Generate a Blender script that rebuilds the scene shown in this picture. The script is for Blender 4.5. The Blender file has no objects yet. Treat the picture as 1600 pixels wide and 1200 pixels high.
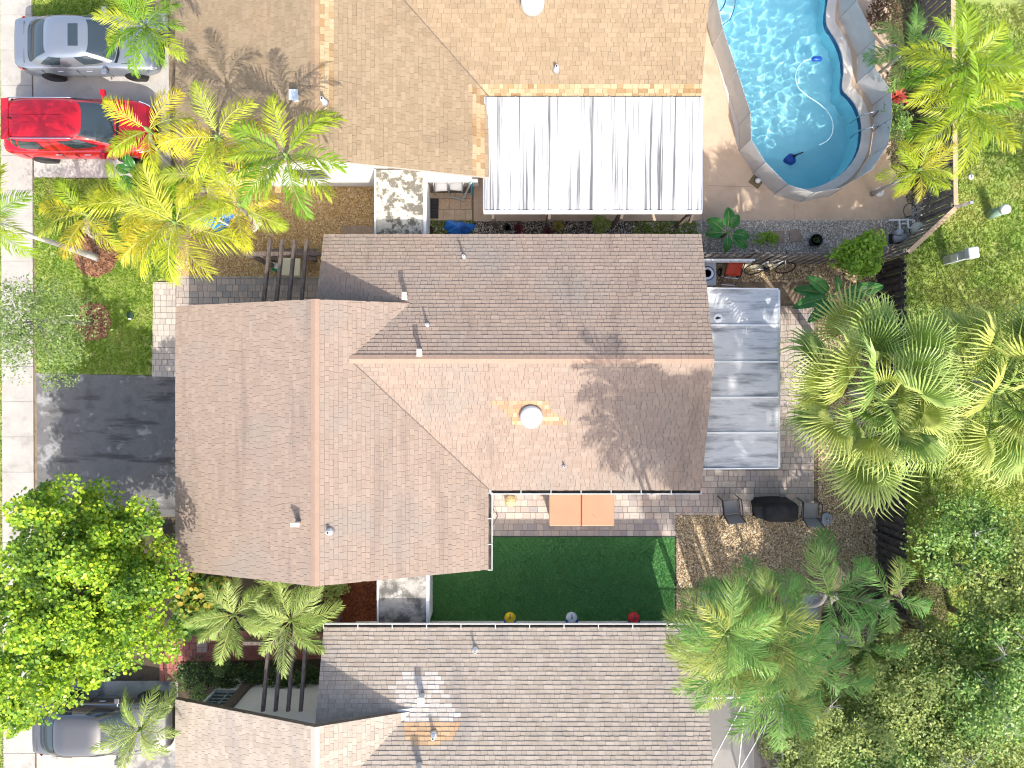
import bpy, math, random
import numpy as np
from mathutils import Vector, Matrix, geometry

# ------------------------------------------------------------------ camera, sky, sun, exposure
S = bpy.context.scene
F, H = 1111.0, 24.3                      # focal length in photo pixels, drone height in metres
cam = bpy.data.objects.new('camera', bpy.data.cameras.new('camera'))
S.collection.objects.link(cam)
cam.location = (0, 0, H)
cam.data.sensor_width = 36; cam.data.lens = 36 * F / 1600
cam.data.clip_end = 2000
S.camera = cam
SUN_EL = math.radians(44)
SUN_TO = Vector((-.29, .957, 0)).normalized()      # horizontal direction the light travels
world = bpy.data.worlds.new('World'); S.world = world; world.use_nodes = True
wn = world.node_tree
sky = wn.nodes.new('ShaderNodeTexSky'); sky.sky_type = 'NISHITA'; sky.sun_disc = False
sky.air_density = .8; sky.dust_density = 3.0; sky.ozone_density = .6
sky.sun_elevation = SUN_EL; sky.sun_rotation = math.atan2(-SUN_TO.x, -SUN_TO.y)
wn.links.new(sky.outputs[0], wn.nodes['Background'].inputs[0])
wn.nodes['Background'].inputs[1].default_value = 0.15
sun = bpy.data.lights.new('sun', 'SUN'); sun.energy = 2.4; sun.angle = math.radians(.5); sun.color = (1, .955, .885)
sun_o = bpy.data.objects.new('sun', sun); S.collection.objects.link(sun_o)
sun_o.location = (10, -20, 40)
d = SUN_TO * math.cos(SUN_EL); d.z = -math.sin(SUN_EL)
sun_o.rotation_euler = d.to_track_quat('-Z', 'Y').to_euler()
sun.cycles.is_caustics_light = True
S.view_settings.view_transform = 'Standard'; S.view_settings.look = 'None'
S.view_settings.exposure = 1.34; S.view_settings.gamma = 1
S.render.engine = 'CYCLES'
S.cycles.use_denoising = True
S.cycles.filter_width = 1.1
S.cycles.max_bounces = 8; S.cycles.transparent_max_bounces = 24
S.cycles.use_adaptive_sampling = True; S.cycles.adaptive_threshold = .015

R = random.Random(7)
NR = np.random.default_rng(7)
rad = math.radians

# ------------------------------------------------------------------ helpers
def W(px, py, z=0.0):
    s = (H - z) / F
    return ((px - 800) * s, (600 - py) * s)
def W3(px, py, z=0.0): return (*W(px, py, z), z)
def PX(x, y, z=0.0):
    s = F / (H - z); return (800 + x * s, 600 - y * s)
def WP(pts, z=0.0): return [W(a, b, z) for a, b in pts]
def inside(x, y, poly):
    c = False; n = len(poly); j = n - 1
    for i in range(n):
        xi, yi = poly[i]; xj, yj = poly[j]
        if (yi > y) != (yj > y) and x < (xj - xi) * (y - yi) / (yj - yi) + xi: c = not c
        j = i
    return c
def inside_np(P, poly):
    x, y = P[:, 0], P[:, 1]; c = np.zeros(len(P), bool); j = len(poly) - 1
    for i in range(len(poly)):
        xi, yi = poly[i]; xj, yj = poly[j]
        if yi != yj:
            c ^= ((yi > y) != (yj > y)) & (x < (xj - xi) * (y - yi) / (yj - yi) + xi)
        j = i
    return c
def ccw(p):
    a = sum(p[i][0] * p[(i + 1) % len(p)][1] - p[(i + 1) % len(p)][0] * p[i][1] for i in range(len(p)))
    return list(p) if a > 0 else list(p)[::-1]
def clip(poly, conv):
    out = poly
    n = len(conv)
    for i in range(n):
        ax, ay = conv[i]; bx, by = conv[(i + 1) % n]
        inp, out = out, []
        if not inp: return []
        def sd(p): return (bx - ax) * (p[1] - ay) - (by - ay) * (p[0] - ax)
        for k in range(len(inp)):
            p, q = inp[k], inp[(k + 1) % len(inp)]
            sp, sq = sd(p), sd(q)
            if sp >= 0: out.append(p)
            if (sp >= 0) != (sq >= 0):
                t = sp / (sp - sq); out.append((p[0] + (q[0] - p[0]) * t, p[1] + (q[1] - p[1]) * t))
    return out
def area(p): return abs(sum(p[i][0] * p[(i + 1) % len(p)][1] - p[(i + 1) % len(p)][0] * p[i][1] for i in range(len(p)))) / 2

def link(name, me, parent=None, loc=(0, 0, 0), rot=(0, 0, 0), scale=(1, 1, 1)):
    o = bpy.data.objects.new(name, me); S.collection.objects.link(o)
    o.location = loc; o.rotation_euler = rot; o.scale = scale
    if parent is not None: o.parent = parent
    return o
def tag(o, label, cat, group=None):
    o['label'] = label; o['category'] = cat
    if group: o['group'] = group
    return o
def thing(name, label, cat, loc=(0, 0, 0), rz=0, group=None):
    o = link(name, None, None, loc, (0, 0, rz)); o.empty_display_size = .3
    return tag(o, label, cat, group)
def kind(o, k, label=None):
    o['kind'] = k
    if label: o['label'] = label
    return o

class MB:
    def __init__(s): s.v = []; s.f = []; s.m = []
    def add(s, vs, fs, m=0):
        b = len(s.v); s.v += [tuple(v) for v in vs]
        for f in fs: s.f.append(tuple(b + i for i in f)); s.m.append(m)
        return s
    def box(s, x0, x1, y0, y1, z0, z1, m=0):
        return s.add([(x0, y0, z0), (x1, y0, z0), (x1, y1, z0), (x0, y1, z0), (x0, y0, z1), (x1, y0, z1), (x1, y1, z1), (x0, y1, z1)],
                     [(0, 3, 2, 1), (4, 5, 6, 7), (0, 1, 5, 4), (1, 2, 6, 5), (2, 3, 7, 6), (3, 0, 4, 7)], m)
    def bar(s, p, q, w, h, m=0, up=(0, 0, 1)):
        p, q = Vector(p), Vector(q); d = (q - p).normalized(); u = Vector(up)
        if abs(d.dot(u)) > .99: u = Vector((1, 0, 0))
        a = d.cross(u).normalized() * (w / 2); b = a.cross(d).normalized() * (h / 2)
        vs = [p - a - b, p + a - b, p + a + b, p - a + b, q - a - b, q + a - b, q + a + b, q - a + b]
        return s.add(vs, [(0, 1, 2, 3), (7, 6, 5, 4), (0, 4, 5, 1), (1, 5, 6, 2), (2, 6, 7, 3), (3, 7, 4, 0)], m)
    def prism(s, pts, z0, z1, m=0, msid=None):
        pts = ccw(pts); n = len(pts)
        z0f = z0 if callable(z0) else (lambda x, y: z0); z1f = z1 if callable(z1) else (lambda x, y: z1)
        vs = [(x, y, z0f(x, y)) for x, y in pts] + [(x, y, z1f(x, y)) for x, y in pts]
        s.add(vs, [tuple(range(n))[::-1], tuple(range(n, 2 * n))], m)
        b = len(s.v) - 2 * n
        for i in range(n):
            j = (i + 1) % n
            s.f.append((b + i, b + j, b + n + j, b + n + i)); s.m.append(m if msid is None else msid)
        return s
    def tube(s, path, r, n=8, m=0, cap=True):
        path = [Vector(p) for p in path]; k = len(path)
        rs = r if isinstance(r, (list, tuple)) else [r] * k
        b = len(s.v); u = None
        for i, p in enumerate(path):
            t = (path[min(i + 1, k - 1)] - path[max(i - 1, 0)]).normalized()
            if u is None:
                u = t.cross(Vector((0, 0, 1)))
                if u.length < .05: u = Vector((1, 0, 0))
            u = (u - t * u.dot(t)).normalized(); w = t.cross(u)
            for j in range(n):
                a = 2 * math.pi * j / n
                s.v.append(tuple(p + (u * math.cos(a) + w * math.sin(a)) * rs[i]))
        for i in range(k - 1):
            for j in range(n):
                j2 = (j + 1) % n
                s.f.append((b + i * n + j, b + i * n + j2, b + (i + 1) * n + j2, b + (i + 1) * n + j)); s.m.append(m)
        if cap:
            s.f.append(tuple(b + j for j in range(n))[::-1]); s.m.append(m)
            s.f.append(tuple(b + (k - 1) * n + j for j in range(n))); s.m.append(m)
        return s
    def lathe(s, prof, c=(0, 0, 0), n=20, m=0, sx=1, sy=1):
        b = len(s.v)
        for r, z in prof:
            for j in range(n):
                a = 2 * math.pi * j / n; s.v.append((c[0] + r * sx * math.cos(a), c[1] + r * sy * math.sin(a), c[2] + z))
        for i in range(len(prof) - 1):
            for j in range(n):
                j2 = (j + 1) % n
                s.f.append((b + i * n + j, b + i * n + j2, b + (i + 1) * n + j2, b + (i + 1) * n + j)); s.m.append(m)
        s.f.append(tuple(b + j for j in range(n))[::-1]); s.m.append(m)
        s.f.append(tuple(b + (len(prof) - 1) * n + j for j in range(n))); s.m.append(m)
        return s
    def grid(s, fn, nu, nv, m=0):
        b = len(s.v)
        for i in range(nu + 1):
            for j in range(nv + 1): s.v.append(tuple(fn(i / nu, j / nv)))
        for i in range(nu):
            for j in range(nv):
                a = b + i * (nv + 1) + j; s.f.append((a, a + nv + 1, a + nv + 2, a + 1)); s.m.append(m)
        return s
    def mesh(s, name, mats, smooth=False, off=(0, 0, 0)):
        me = bpy.data.meshes.new(name)
        V = s.v if off == (0, 0, 0) else [(x - off[0], y - off[1], z - off[2]) for x, y, z in s.v]
        me.from_pydata(V, [], s.f)
        for m in (mats if isinstance(mats, (list, tuple)) else [mats]): me.materials.append(m)
        me.polygons.foreach_set('material_index', s.m)
        if smooth: me.polygons.foreach_set('use_smooth', [True] * len(s.f))
        me.update(); return me
    def build(s, name, mats, parent=None, smooth=False, world=False, loc=(0, 0, 0), rot=(0, 0, 0), bevel=0):
        off = tuple(parent.location) if (world and parent is not None) else (0, 0, 0)
        o = link(name, s.mesh(name, mats, smooth, off), parent, loc, rot)
        if bevel:
            b = o.modifiers.new('bevel', 'BEVEL'); b.width = bevel; b.segments = 2; b.limit_method = 'ANGLE'
        return o

def fast_mesh(name, V, Fc, mats, smooth=False, midx=None):
    me = bpy.data.meshes.new(name); V = np.asarray(V, np.float32); Fc = np.asarray(Fc, np.int32)
    k = Fc.shape[1]
    me.vertices.add(len(V)); me.vertices.foreach_set('co', V.ravel())
    me.loops.add(Fc.size); me.loops.foreach_set('vertex_index', Fc.ravel())
    me.polygons.add(len(Fc)); me.polygons.foreach_set('loop_start', np.arange(0, Fc.size, k, dtype=np.int32))
    me.polygons.foreach_set('loop_total', np.full(len(Fc), k, np.int32))
    for m in (mats if isinstance(mats, (list, tuple)) else [mats]): me.materials.append(m)
    if midx is not None: me.polygons.foreach_set('material_index', np.asarray(midx, np.int32))
    if smooth: me.polygons.foreach_set('use_smooth', np.ones(len(Fc), bool))
    me.update(calc_edges=True); return me
def mass(name, tv, tf, pos, rots, scl, mats, parent=None, smooth=False):
    tv = np.asarray(tv, float); tf = np.asarray(tf)
    n = len(pos); scl = np.asarray(scl, float)
    if scl.ndim == 1: scl = np.repeat(scl[:, None], 3, 1)
    V = np.einsum('nij,nkj->nki', rots, tv[None] * scl[:, None, :]) + pos[:, None, :]
    Fc = tf[None] + (np.arange(n) * len(tv))[:, None, None]
    return link(name, fast_mesh(name, V.reshape(-1, 3), Fc.reshape(-1, tf.shape[1]), mats, smooth), parent)
def rotmats(yaw, tilt, taz):
    """yaw about z, then tilt by angle about a horizontal axis at azimuth taz"""
    n = len(yaw); c, s = np.cos(yaw), np.sin(yaw)
    A = np.zeros((n, 3, 3)); A[:, 0, 0] = c; A[:, 0, 1] = -s; A[:, 1, 0] = s; A[:, 1, 1] = c; A[:, 2, 2] = 1
    ux, uy = np.cos(taz), np.sin(taz); ct, st = np.cos(tilt), np.sin(tilt)
    B = np.zeros((n, 3, 3))
    B[:, 0, 0] = ct + ux * ux * (1 - ct); B[:, 0, 1] = ux * uy * (1 - ct); B[:, 0, 2] = uy * st
    B[:, 1, 0] = ux * uy * (1 - ct); B[:, 1, 1] = ct + uy * uy * (1 - ct); B[:, 1, 2] = -ux * st
    B[:, 2, 0] = -uy * st; B[:, 2, 1] = ux * st; B[:, 2, 2] = ct
    return B @ A
def sample_poly(poly, n, excl=()):
    P = np.array(poly); lo, hi = P.min(0), P.max(0); out = np.zeros((0, 2))
    while len(out) < n:
        q = NR.uniform(lo, hi, (n * 2, 2)); k = inside_np(q, poly)
        for e in excl: k &= ~inside_np(q, e)
        q = q[k]
        if not len(q): break
        out = np.vstack([out, q])
    return out[:n]
def circle(cx, cy, r, n=24, jit=0, sy=1):
    return [(cx + r * (1 + R.uniform(-jit, jit)) * math.cos(2 * math.pi * i / n), cy + sy * r * (1 + R.uniform(-jit, jit)) * math.sin(2 * math.pi * i / n)) for i in range(n)]

# ------------------------------------------------------------------ materials
def c4(c): return (*c, 1) if len(c) == 3 else c
def pmat(name, cols, src='noise', scale=3, detail=5, rough=.8, bump=0, bscale=60, stain=None, aniso=(1, 1, 1), metal=0, spec=.4,
         trans=0, sss=0, fine=0, fscale=40, pos=None, coat=0, leaf=0, stain2=None, wobble=None):
    m = bpy.data.materials.new(name); m.use_nodes = True; nt = m.node_tree; N = nt.nodes; L = nt.links
    b = N['Principled BSDF']; b.inputs['Roughness'].default_value = rough; b.inputs['Metallic'].default_value = metal
    b.inputs['Specular IOR Level'].default_value = spec
    if coat: b.inputs['Coat Weight'].default_value = coat; b.inputs['Coat Roughness'].default_value = .04
    geo = N.new('ShaderNodeNewGeometry')
    def coords(an):
        if an == (1, 1, 1): return geo.outputs['Position']
        v = N.new('ShaderNodeVectorMath'); v.operation = 'MULTIPLY'; v.inputs[1].default_value = an
        L.new(geo.outputs['Position'], v.inputs[0]); return v.outputs[0]
    def noise(sc, an=(1, 1, 1), det=5):
        n = N.new('ShaderNodeTexNoise'); n.inputs['Scale'].default_value = sc; n.inputs['Detail'].default_value = det
        n.inputs['Roughness'].default_value = .62
        L.new(coords(an), n.inputs['Vector']); return n.outputs['Fac']
    if len(cols) == 1: col = None; b.inputs['Base Color'].default_value = c4(cols[0]); colsock = None
    else:
        rp = N.new('ShaderNodeValToRGB'); cr = rp.color_ramp
        if src == 'noise': lo, hi = .3, .7
        else: lo, hi = 0, 1
        k = len(cols); ps = pos or [lo + (hi - lo) * i / (k - 1) for i in range(k)]
        while len(cr.elements) < k: cr.elements.new(.5)
        for e, p_, c in zip(cr.elements, ps, cols): e.position = p_; e.color = c4(c)
        if src == 'noise': f = noise(scale, aniso, detail)
        elif src == 'island': f = geo.outputs['Random Per Island']
        else:
            oi = N.new('ShaderNodeObjectInfo'); f = oi.outputs['Random']
        L.new(f, rp.inputs[0]); colsock = rp.outputs[0]
    def mixin(base, colr, fac, mode='MIX'):
        mx = N.new('ShaderNodeMix'); mx.data_type = 'RGBA'; mx.blend_type = mode
        if base is None: mx.inputs[6].default_value = c4(cols[0])
        else: L.new(base, mx.inputs[6])
        if isinstance(colr, tuple): mx.inputs[7].default_value = c4(colr)
        else: L.new(colr, mx.inputs[7])
        if isinstance(fac, float): mx.inputs[0].default_value = fac
        else: L.new(fac, mx.inputs[0])
        return mx.outputs[2]
    for st in (stain, stain2):
        if st:
            sc, sscale, lo, hi, amt = st[:5]; an = st[5] if len(st) > 5 else (1, 1, 1)
            mr = N.new('ShaderNodeMapRange'); mr.inputs[1].default_value = lo; mr.inputs[2].default_value = hi; mr.inputs[4].default_value = amt
            L.new(noise(sscale, an, 6), mr.inputs[0]); colsock = mixin(colsock, sc, mr.outputs[0])
    if fine:
        mr = N.new('ShaderNodeMapRange'); mr.inputs[1].default_value = .25; mr.inputs[2].default_value = .75
        mr.inputs[3].default_value = 1 - fine; mr.inputs[4].default_value = 1 + fine
        L.new(noise(fscale), mr.inputs[0])
        vm = N.new('ShaderNodeVectorMath'); vm.operation = 'SCALE'
        if colsock is None:
            rgb = N.new('ShaderNodeRGB'); rgb.outputs[0].default_value = c4(cols[0]); colsock = rgb.outputs[0]
        L.new(colsock, vm.inputs[0]); L.new(mr.outputs[0], vm.inputs['Scale']); colsock = vm.outputs[0]
    if colsock is not None: L.new(colsock, b.inputs['Base Color'])
    if bump:
        bp = N.new('ShaderNodeBump'); bp.inputs['Strength'].default_value = bump; bp.inputs['Distance'].default_value = .02
        L.new(noise(bscale), bp.inputs['Height']); L.new(bp.outputs[0], b.inputs['Normal'])
    if leaf or trans:
        out = N['Material Output']; mx = N.new('ShaderNodeMixShader'); mx.inputs[0].default_value = leaf or trans
        t = N.new('ShaderNodeBsdfTranslucent' if leaf else 'ShaderNodeBsdfTransparent')
        if leaf:
            if colsock is not None: L.new(colsock, t.inputs[0])
            else: t.inputs[0].default_value = c4(cols[0])
        L.new(b.outputs[0], mx.inputs[1]); L.new(t.outputs[0], mx.inputs[2]); L.new(mx.outputs[0], out.inputs[0])
    return m
def leafm(name, cols, src='island', leaf=.4, rough=.45, **k): return pmat(name, cols, src=src, leaf=leaf, rough=rough, spec=.35, **k)
def plain(name, c, rough=.6, **k): return pmat(name, [c], rough=rough, **k)

M = {}
M['white'] = pmat('white_stucco', [(.80, .79, .76), (.72, .71, .68)], scale=2, rough=.9, bump=.15, bscale=80)
M['whitepaint'] = plain('white_paint', (.8, .8, .79), .45)
M['gutter'] = plain('gutter_white', (.52, .52, .50), .6)
M['alum'] = plain('aluminium', (.7, .71, .73), .35, metal=.7)
M['steel'] = plain('steel', (.6, .61, .63), .25, metal=1)
M['brown'] = pmat('brown_paint', [(.10, .075, .06), (.16, .125, .10)], scale=9, rough=.7)
M['tan_fascia'] = plain('tan_fascia', (.42, .34, .28), .7)
M['darkwood'] = pmat('weathered_dark_wood', [(.055, .04, .034), (.13, .10, .085), (.20, .165, .14)], scale=7, aniso=(6, 1, 1), rough=.85, bump=.3, bscale=40)
M['fence'] = pmat('fence_wood', [(.13, .11, .095), (.22, .19, .165), (.28, .245, .21)], scale=6, rough=.9, bump=.3, bscale=50)
M['fencedark'] = pmat('dark_fence_wood', [(.035, .03, .028), (.07, .058, .05), (.11, .09, .075)], scale=6, rough=.9, bump=.3, bscale=50)  # darker brown-black tones than the other fence wood
M['freshwood'] = pmat('fresh_wood', [(.42, .29, .17), (.52, .38, .24)], scale=8, rough=.8)
M['black'] = plain('black', (.012, .012, .013), .5)
M['dark'] = plain('dark', (.03, .03, .032), .6)
M['concrete'] = pmat('concrete', [(.38, .355, .315), (.47, .445, .405), (.42, .40, .36)], scale=1.2, rough=.9, fine=.10, fscale=35, stain=((.30, .28, .25), 1.7, .56, .75, .55))
M['sidewalk'] = pmat('sidewalk_concrete', [(.35, .325, .285), (.42, .395, .35)], scale=1.6, rough=.9, fine=.12, fscale=40, stain=((.24, .22, .19), 1.9, .54, .72, .6), stain2=((.2, .185, .16), 9, .62, .72, .5))
M['asphalt'] = pmat('asphalt', [(.10, .096, .09), (.15, .145, .136), (.12, .115, .108)], scale=1.5, rough=.9, fine=.3, fscale=60, bump=.4, bscale=120, stain=((.34, .33, .31), 1.1, .57, .64, .8), stain2=((.05, .048, .046), 1.6, .54, .64, .75, (.25, 1.6, 1)))  # pale blotches paint in sun patches as well as wear; dark streaks are stains
M['road'] = pmat('road_asphalt', [(.05, .05, .05), (.08, .08, .08)], scale=2, rough=.9, fine=.3, fscale=60)
M['dirt'] = pmat('dirt', [(.16, .115, .075), (.25, .19, .13), (.12, .10, .06)], scale=2.5, rough=1, fine=.3, fscale=30, bump=.4, bscale=40)
M['soil'] = pmat('dark_soil', [(.06, .045, .03), (.11, .085, .055)], scale=4, rough=1, fine=.4, fscale=30, bump=.5, bscale=40)
M['lawn'] = pmat('lawn_soil', [(.18, .28, .05), (.27, .33, .08), (.38, .38, .14)], scale=1.3, rough=1, fine=.3, fscale=40)
M['grass'] = leafm('grass_blades', [(.19, .34, .04), (.30, .44, .06), (.42, .48, .11)], src='noise', scale=1.1, leaf=.3, fine=.22, fscale=30)
M['drygrass'] = leafm('dry_grass_blades', [(.20, .36, .055), (.35, .45, .09), (.52, .52, .16)], src='noise', scale=.55, leaf=.3, fine=.22, fscale=26)
M['turf'] = leafm('artificial_turf', [(.15, .40, .13), (.21, .48, .16), (.28, .54, .20)], src='noise', scale=1.6, leaf=.15, fine=.3, fscale=12, rough=.6, stain=((.26, .46, .17), 1.1, .52, .68, .6, (1, 2.2, 1)), stain2=((.08, .24, .06), .8, .55, .7, .6))
M['turfbase'] = plain('turf_backing', (.09, .24, .07), .9)
M['deck'] = pmat('pool_deck', [(.46, .33, .23), (.55, .42, .30), (.50, .365, .26)], scale=1.1, rough=.85, fine=.08, fscale=40, stain=((.40, .30, .22), 1.4, .55, .75, .5))
M['paver'] = pmat('paver', [(.40, .34, .30), (.50, .43, .36), (.34, .30, .29), (.46, .36, .30), (.54, .48, .41)], src='object', rough=.85, fine=.18, fscale=30, stain=((.22, .2, .19), 2.2, .55, .75, .4))
M['paver_i'] = pmat('paver_joined', [(.40, .34, .30), (.50, .43, .36), (.34, .30, .29), (.46, .36, .30), (.54, .48, .41)], src='island', rough=.85, fine=.18, fscale=30, stain=((.22, .2, .19), 2.2, .55, .75, .4))
M['paverlight'] = pmat('pale_paver', [(.42, .36, .30), (.50, .43, .36), (.38, .33, .29)], src='object', rough=.85, fine=.15, fscale=30)
M['paverdark'] = pmat('grey_brown_paver', [(.33, .275, .24), (.42, .34, .285), (.29, .26, .24), (.46, .37, .30)], src='object', rough=.85, fine=.2, fscale=25)
M['paverred'] = pmat('red_paver', [(.33, .115, .09), (.40, .15, .115), (.29, .10, .085)], src='object', rough=.8, fine=.15, fscale=25)
M['paverpink'] = pmat('pink_paver', [(.50, .33, .28), (.55, .40, .33)], src='object', rough=.8)
M['tile'] = pmat('tan_tile', [(.50, .36, .24), (.56, .44, .31), (.44, .29, .19)], src='object', rough=.8, fine=.15, fscale=14, stain=((.22, .18, .1), 3, .55, .75, .5))
M['grout'] = pmat('joint_sand', [(.20, .17, .14), (.26, .22, .18)], scale=8, rough=1)
M['gravel'] = pmat('gravel', [(.08, .055, .035), (.36, .24, .125), (.52, .37, .20), (.70, .57, .38), (.17, .12, .075), (.60, .43, .24), (.80, .70, .52)], src='island', rough=.85)
M['gravelbase'] = pmat('gravel_base', [(.12, .09, .06), (.30, .23, .14)], scale=22, rough=1, fine=.4, fscale=40)
M['tangravel'] = pmat('tan_gravel', [(.36, .21, .09), (.50, .32, .13), (.62, .46, .25), (.44, .26, .10), (.70, .58, .38)], src='island', rough=.85)
M['tanbase'] = pmat('tan_gravel_base', [(.24, .14, .06), (.36, .23, .10)], scale=20, rough=1)
M['whitegravel'] = pmat('white_gravel', [(.30, .265, .22), (.60, .55, .48), (.74, .70, .62), (.44, .38, .30), (.20, .17, .13)], src='island', rough=.85)
M['whitebase'] = pmat('white_gravel_base', [(.22, .19, .15), (.36, .315, .255)], scale=18, rough=1)
M['mulch'] = pmat('brown_mulch', [(.10, .04, .02), (.24, .10, .05), (.36, .18, .095), (.46, .27, .16)], src='island', rough=.95)
M['redmulch'] = pmat('red_mulch', [(.10, .025, .01), (.20, .055, .02), (.30, .10, .04)], src='island', rough=.95)
M['mulchbase'] = pmat('mulch_base', [(.08, .035, .018), (.16, .07, .035)], scale=15, rough=1)
M['glass'] = plain('car_glass', (.035, .05, .06), .05, spec=.7)
M['tyre'] = plain('tyre_rubber', (.02, .02, .02), .85)
M['rim'] = plain('wheel_rim', (.55, .56, .58), .3, metal=.9)
M['lamp_red'] = plain('tail_lamp', (.5, .02, .02), .2, spec=.6)
M['lamp_clear'] = plain('head_lamp', (.7, .72, .75), .12, spec=.8)
M['winglass'] = plain('window_glass', (.05, .07, .08), .08, spec=.8)
# ------------------------------------------------------------------ the setting: ground sheets
def sheet(name, pts, z, mat, k='structure', thick=0, holes=()):
    if thick: o = MB().prism(pts, z - thick, z).build(name, mat)
    else:
        polys = [[Vector((x, y, 0)) for x, y in ccw(pts)]] + [[Vector((x, y, 0)) for x, y in ccw(h)[::-1]] for h in holes]
        tris = geometry.tessellate_polygon(polys); flat = [p for q in polys for p in q]
        V = [(p.x, p.y, z) for p in flat]; Fc = []
        for t in tris:
            a, b, c = [flat[i] for i in t]
            Fc.append(tuple(t) if (b - a).cross(c - a).z > 0 else tuple(t)[::-1])
        me = bpy.data.meshes.new(name); me.from_pydata(V, [], Fc); me.materials.append(mat); o = link(name, me)
    return kind(o, k)
POOL = WP([(1109, -45), (1112, 0), (1122, 55), (1138, 110), (1153, 165), (1160, 195), (1163, 222), (1175, 240), (1198, 266), (1216, 286), (1235, 295), (1258, 297),
           (1282, 291), (1306, 279), (1326, 262), (1340, 240), (1346, 214), (1345, 188), (1337, 165), (1325, 150), (1316, 142), (1315, 132), (1318, 112),
           (1316, 88), (1308, 66), (1297, 50), (1290, 38), (1290, 20), (1294, -5), (1294, -45), (1270, -75), (1200, -85), (1135, -70)])
def offset_poly(p, dist):
    p = ccw(p); n = len(p); out = []
    for i in range(n):
        a, b, c = Vector(p[i - 1]), Vector(p[i]), Vector(p[(i + 1) % n])
        n1 = Vector(((b - a).y, -(b - a).x)).normalized(); n2 = Vector(((c - b).y, -(c - b).x)).normalized()
        q = (n1 + n2)
        q = q.normalized() / max(.5, q.normalized().dot(n1))
        out.append((b.x + q.x * dist, b.y + q.y * dist))
    return out
def smooth_poly(p, it=2):
    for _ in range(it):
        q = []
        for i in range(len(p)):
            a, b = p[i], p[(i + 1) % len(p)]
            q += [(a[0] * .75 + b[0] * .25, a[1] * .75 + b[1] * .25), (a[0] * .25 + b[0] * .75, a[1] * .25 + b[1] * .75)]
        p = q
    return p
POOL = smooth_poly(ccw(POOL), 1)
HOLE = offset_poly(POOL, .16)
big = [(-150, -150), (150, -150), (150, 150), (-150, 150)]
sheet('ground', big, -.02, M['dirt'], holes=[HOLE])
sheet('road', [(-26, -150), (-19.2, -150), (-19.2, 150), (-26, 150)], -.012, M['road'])
kerb = MB().box(-19.2, -19.02, -60, 60, -.02, .1).build('kerb', M['concrete']); kind(kerb, 'structure')

# sidewalk of separate slabs
sw = link('sidewalk', None); kind(sw, 'structure')
x0, y = W(4, 0)[0], -15.0
slab_me = None
bb = MB().box(x0 + .01, x0 + 1.06, -15, 15, -.015, .012).build('slab_bed', M['grout'], sw)
k = 0
while y < 15:
    sk = .0042 * (7.0 - y) * 0
    if slab_me is None:
        slab_me = MB().prism([(0, 0), (1.07, 0), (1.07, 1.19), (0, 1.19)], 0, .035).mesh('slab', M['sidewalk'])
    o = link('slab', slab_me, sw, (x0 + .0085 * (-y) * .5, y, .004 + R.uniform(0, .004)), (0, 0, R.uniform(-.002, .002)))
    y += 1.2
# concrete driveways
DRN = WP([(52, 26), (262, 20), (268, 279), (54, 277)])
sheet('driveway_concrete', DRN, .022, M['concrete'], thick=.06)
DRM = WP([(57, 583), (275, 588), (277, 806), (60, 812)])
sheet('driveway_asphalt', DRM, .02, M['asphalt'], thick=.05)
DRS = WP([(58, 1064), (278, 1064), (280, 1240), (58, 1240)])
sheet('driveway_worn_concrete', DRS, .018, pmat('worn_concrete', [(.36, .33, .29), (.48, .45, .40)], scale=1.5, rough=.9, fine=.15, fscale=30, stain=((.12, .12, .12), .8, .5, .6, .8)), thick=.05)
apron = WP([(57, 560), (276, 560), (276, 584), (57, 584)])

# lawn bases
FRONT = WP([(54, 279), (240, 281), (276, 282), (276, 436), (240, 440), (238, 586), (57, 583)])
VERGE = WP([(-60, -80), (2, -80), (8, 1280), (-60, 1280)])
TREEBED = WP([(60, 814), (277, 808), (276, 1063), (60, 1063)])
BACK = [(12.55, -14.5), (12.55, 4.0), (14.1, 5.6), (14.0, 14), (30, 14), (30, -14.5)]
NGRASS = WP([(52, -60), (200, -60), (200, 24), (52, 25)])
for nm, p, m in (('lawn_front', FRONT, 'lawn'), ('verge', VERGE, 'lawn'), ('lawn_back', BACK, 'lawn'), ('lawn_strip', NGRASS, 'lawn')):
    sheet(nm, p, 0.0 if nm != 'verge' else -.005, M[m])
sheet('tree_bed', TREEBED, 0.0, M['soil'])

RING1 = circle(*W(150, 397), 0.78, 26, .06, .95); RING2 = circle(*W(146, 503), .62, 22, .08, 1.05)
blade = [(-.012, 0, 0), (.012, 0, 0), (.004, .02, .06), (-.02, -.01, 0), (-.005, .015, 0), (-.03, -.02, .055), (.018, -.012, 0), (.012, .012, 0), (.04, -.015, .045)]
blade_f = [(0, 1, 2), (3, 4, 5), (6, 7, 8)]
def grass(name, poly, dens, mat, label, excl=(), h=1.0):
    n = int(area(poly) * dens); P = sample_poly(poly, n, excl)
    pos = np.column_stack([P, np.zeros(len(P))])
    rots = rotmats(NR.uniform(0, 6.28, len(P)), np.abs(NR.normal(0, .35, len(P))), NR.uniform(0, 6.28, len(P)))
    s = NR.uniform(.7, 1.5, len(P)); sc = np.column_stack([s * 1.5, s * 1.5, s * h])
    o = mass(name, blade, blade_f, pos, rots, sc, mat); return kind(tag(o, label, 'grass'), 'stuff')
BACKV = [(12.55, -13), (12.55, 4.0), (14.1, 5.6), (14.0, 13), (19.5, 13), (19.5, -13)]
grass('grass_front', FRONT, 420, M['grass'], 'bright green front lawn grass beside the sidewalk', [RING1, RING2])
grass('grass_back', BACKV, 330, M['drygrass'], 'patchy yellowish lawn grass beyond the back fence')
grass('grass_verge', WP([(-30, -40), (2, -40), (8, 1240), (-30, 1240)]), 250, M['drygrass'], 'thin grass along the far edge of the sidewalk')
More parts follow.
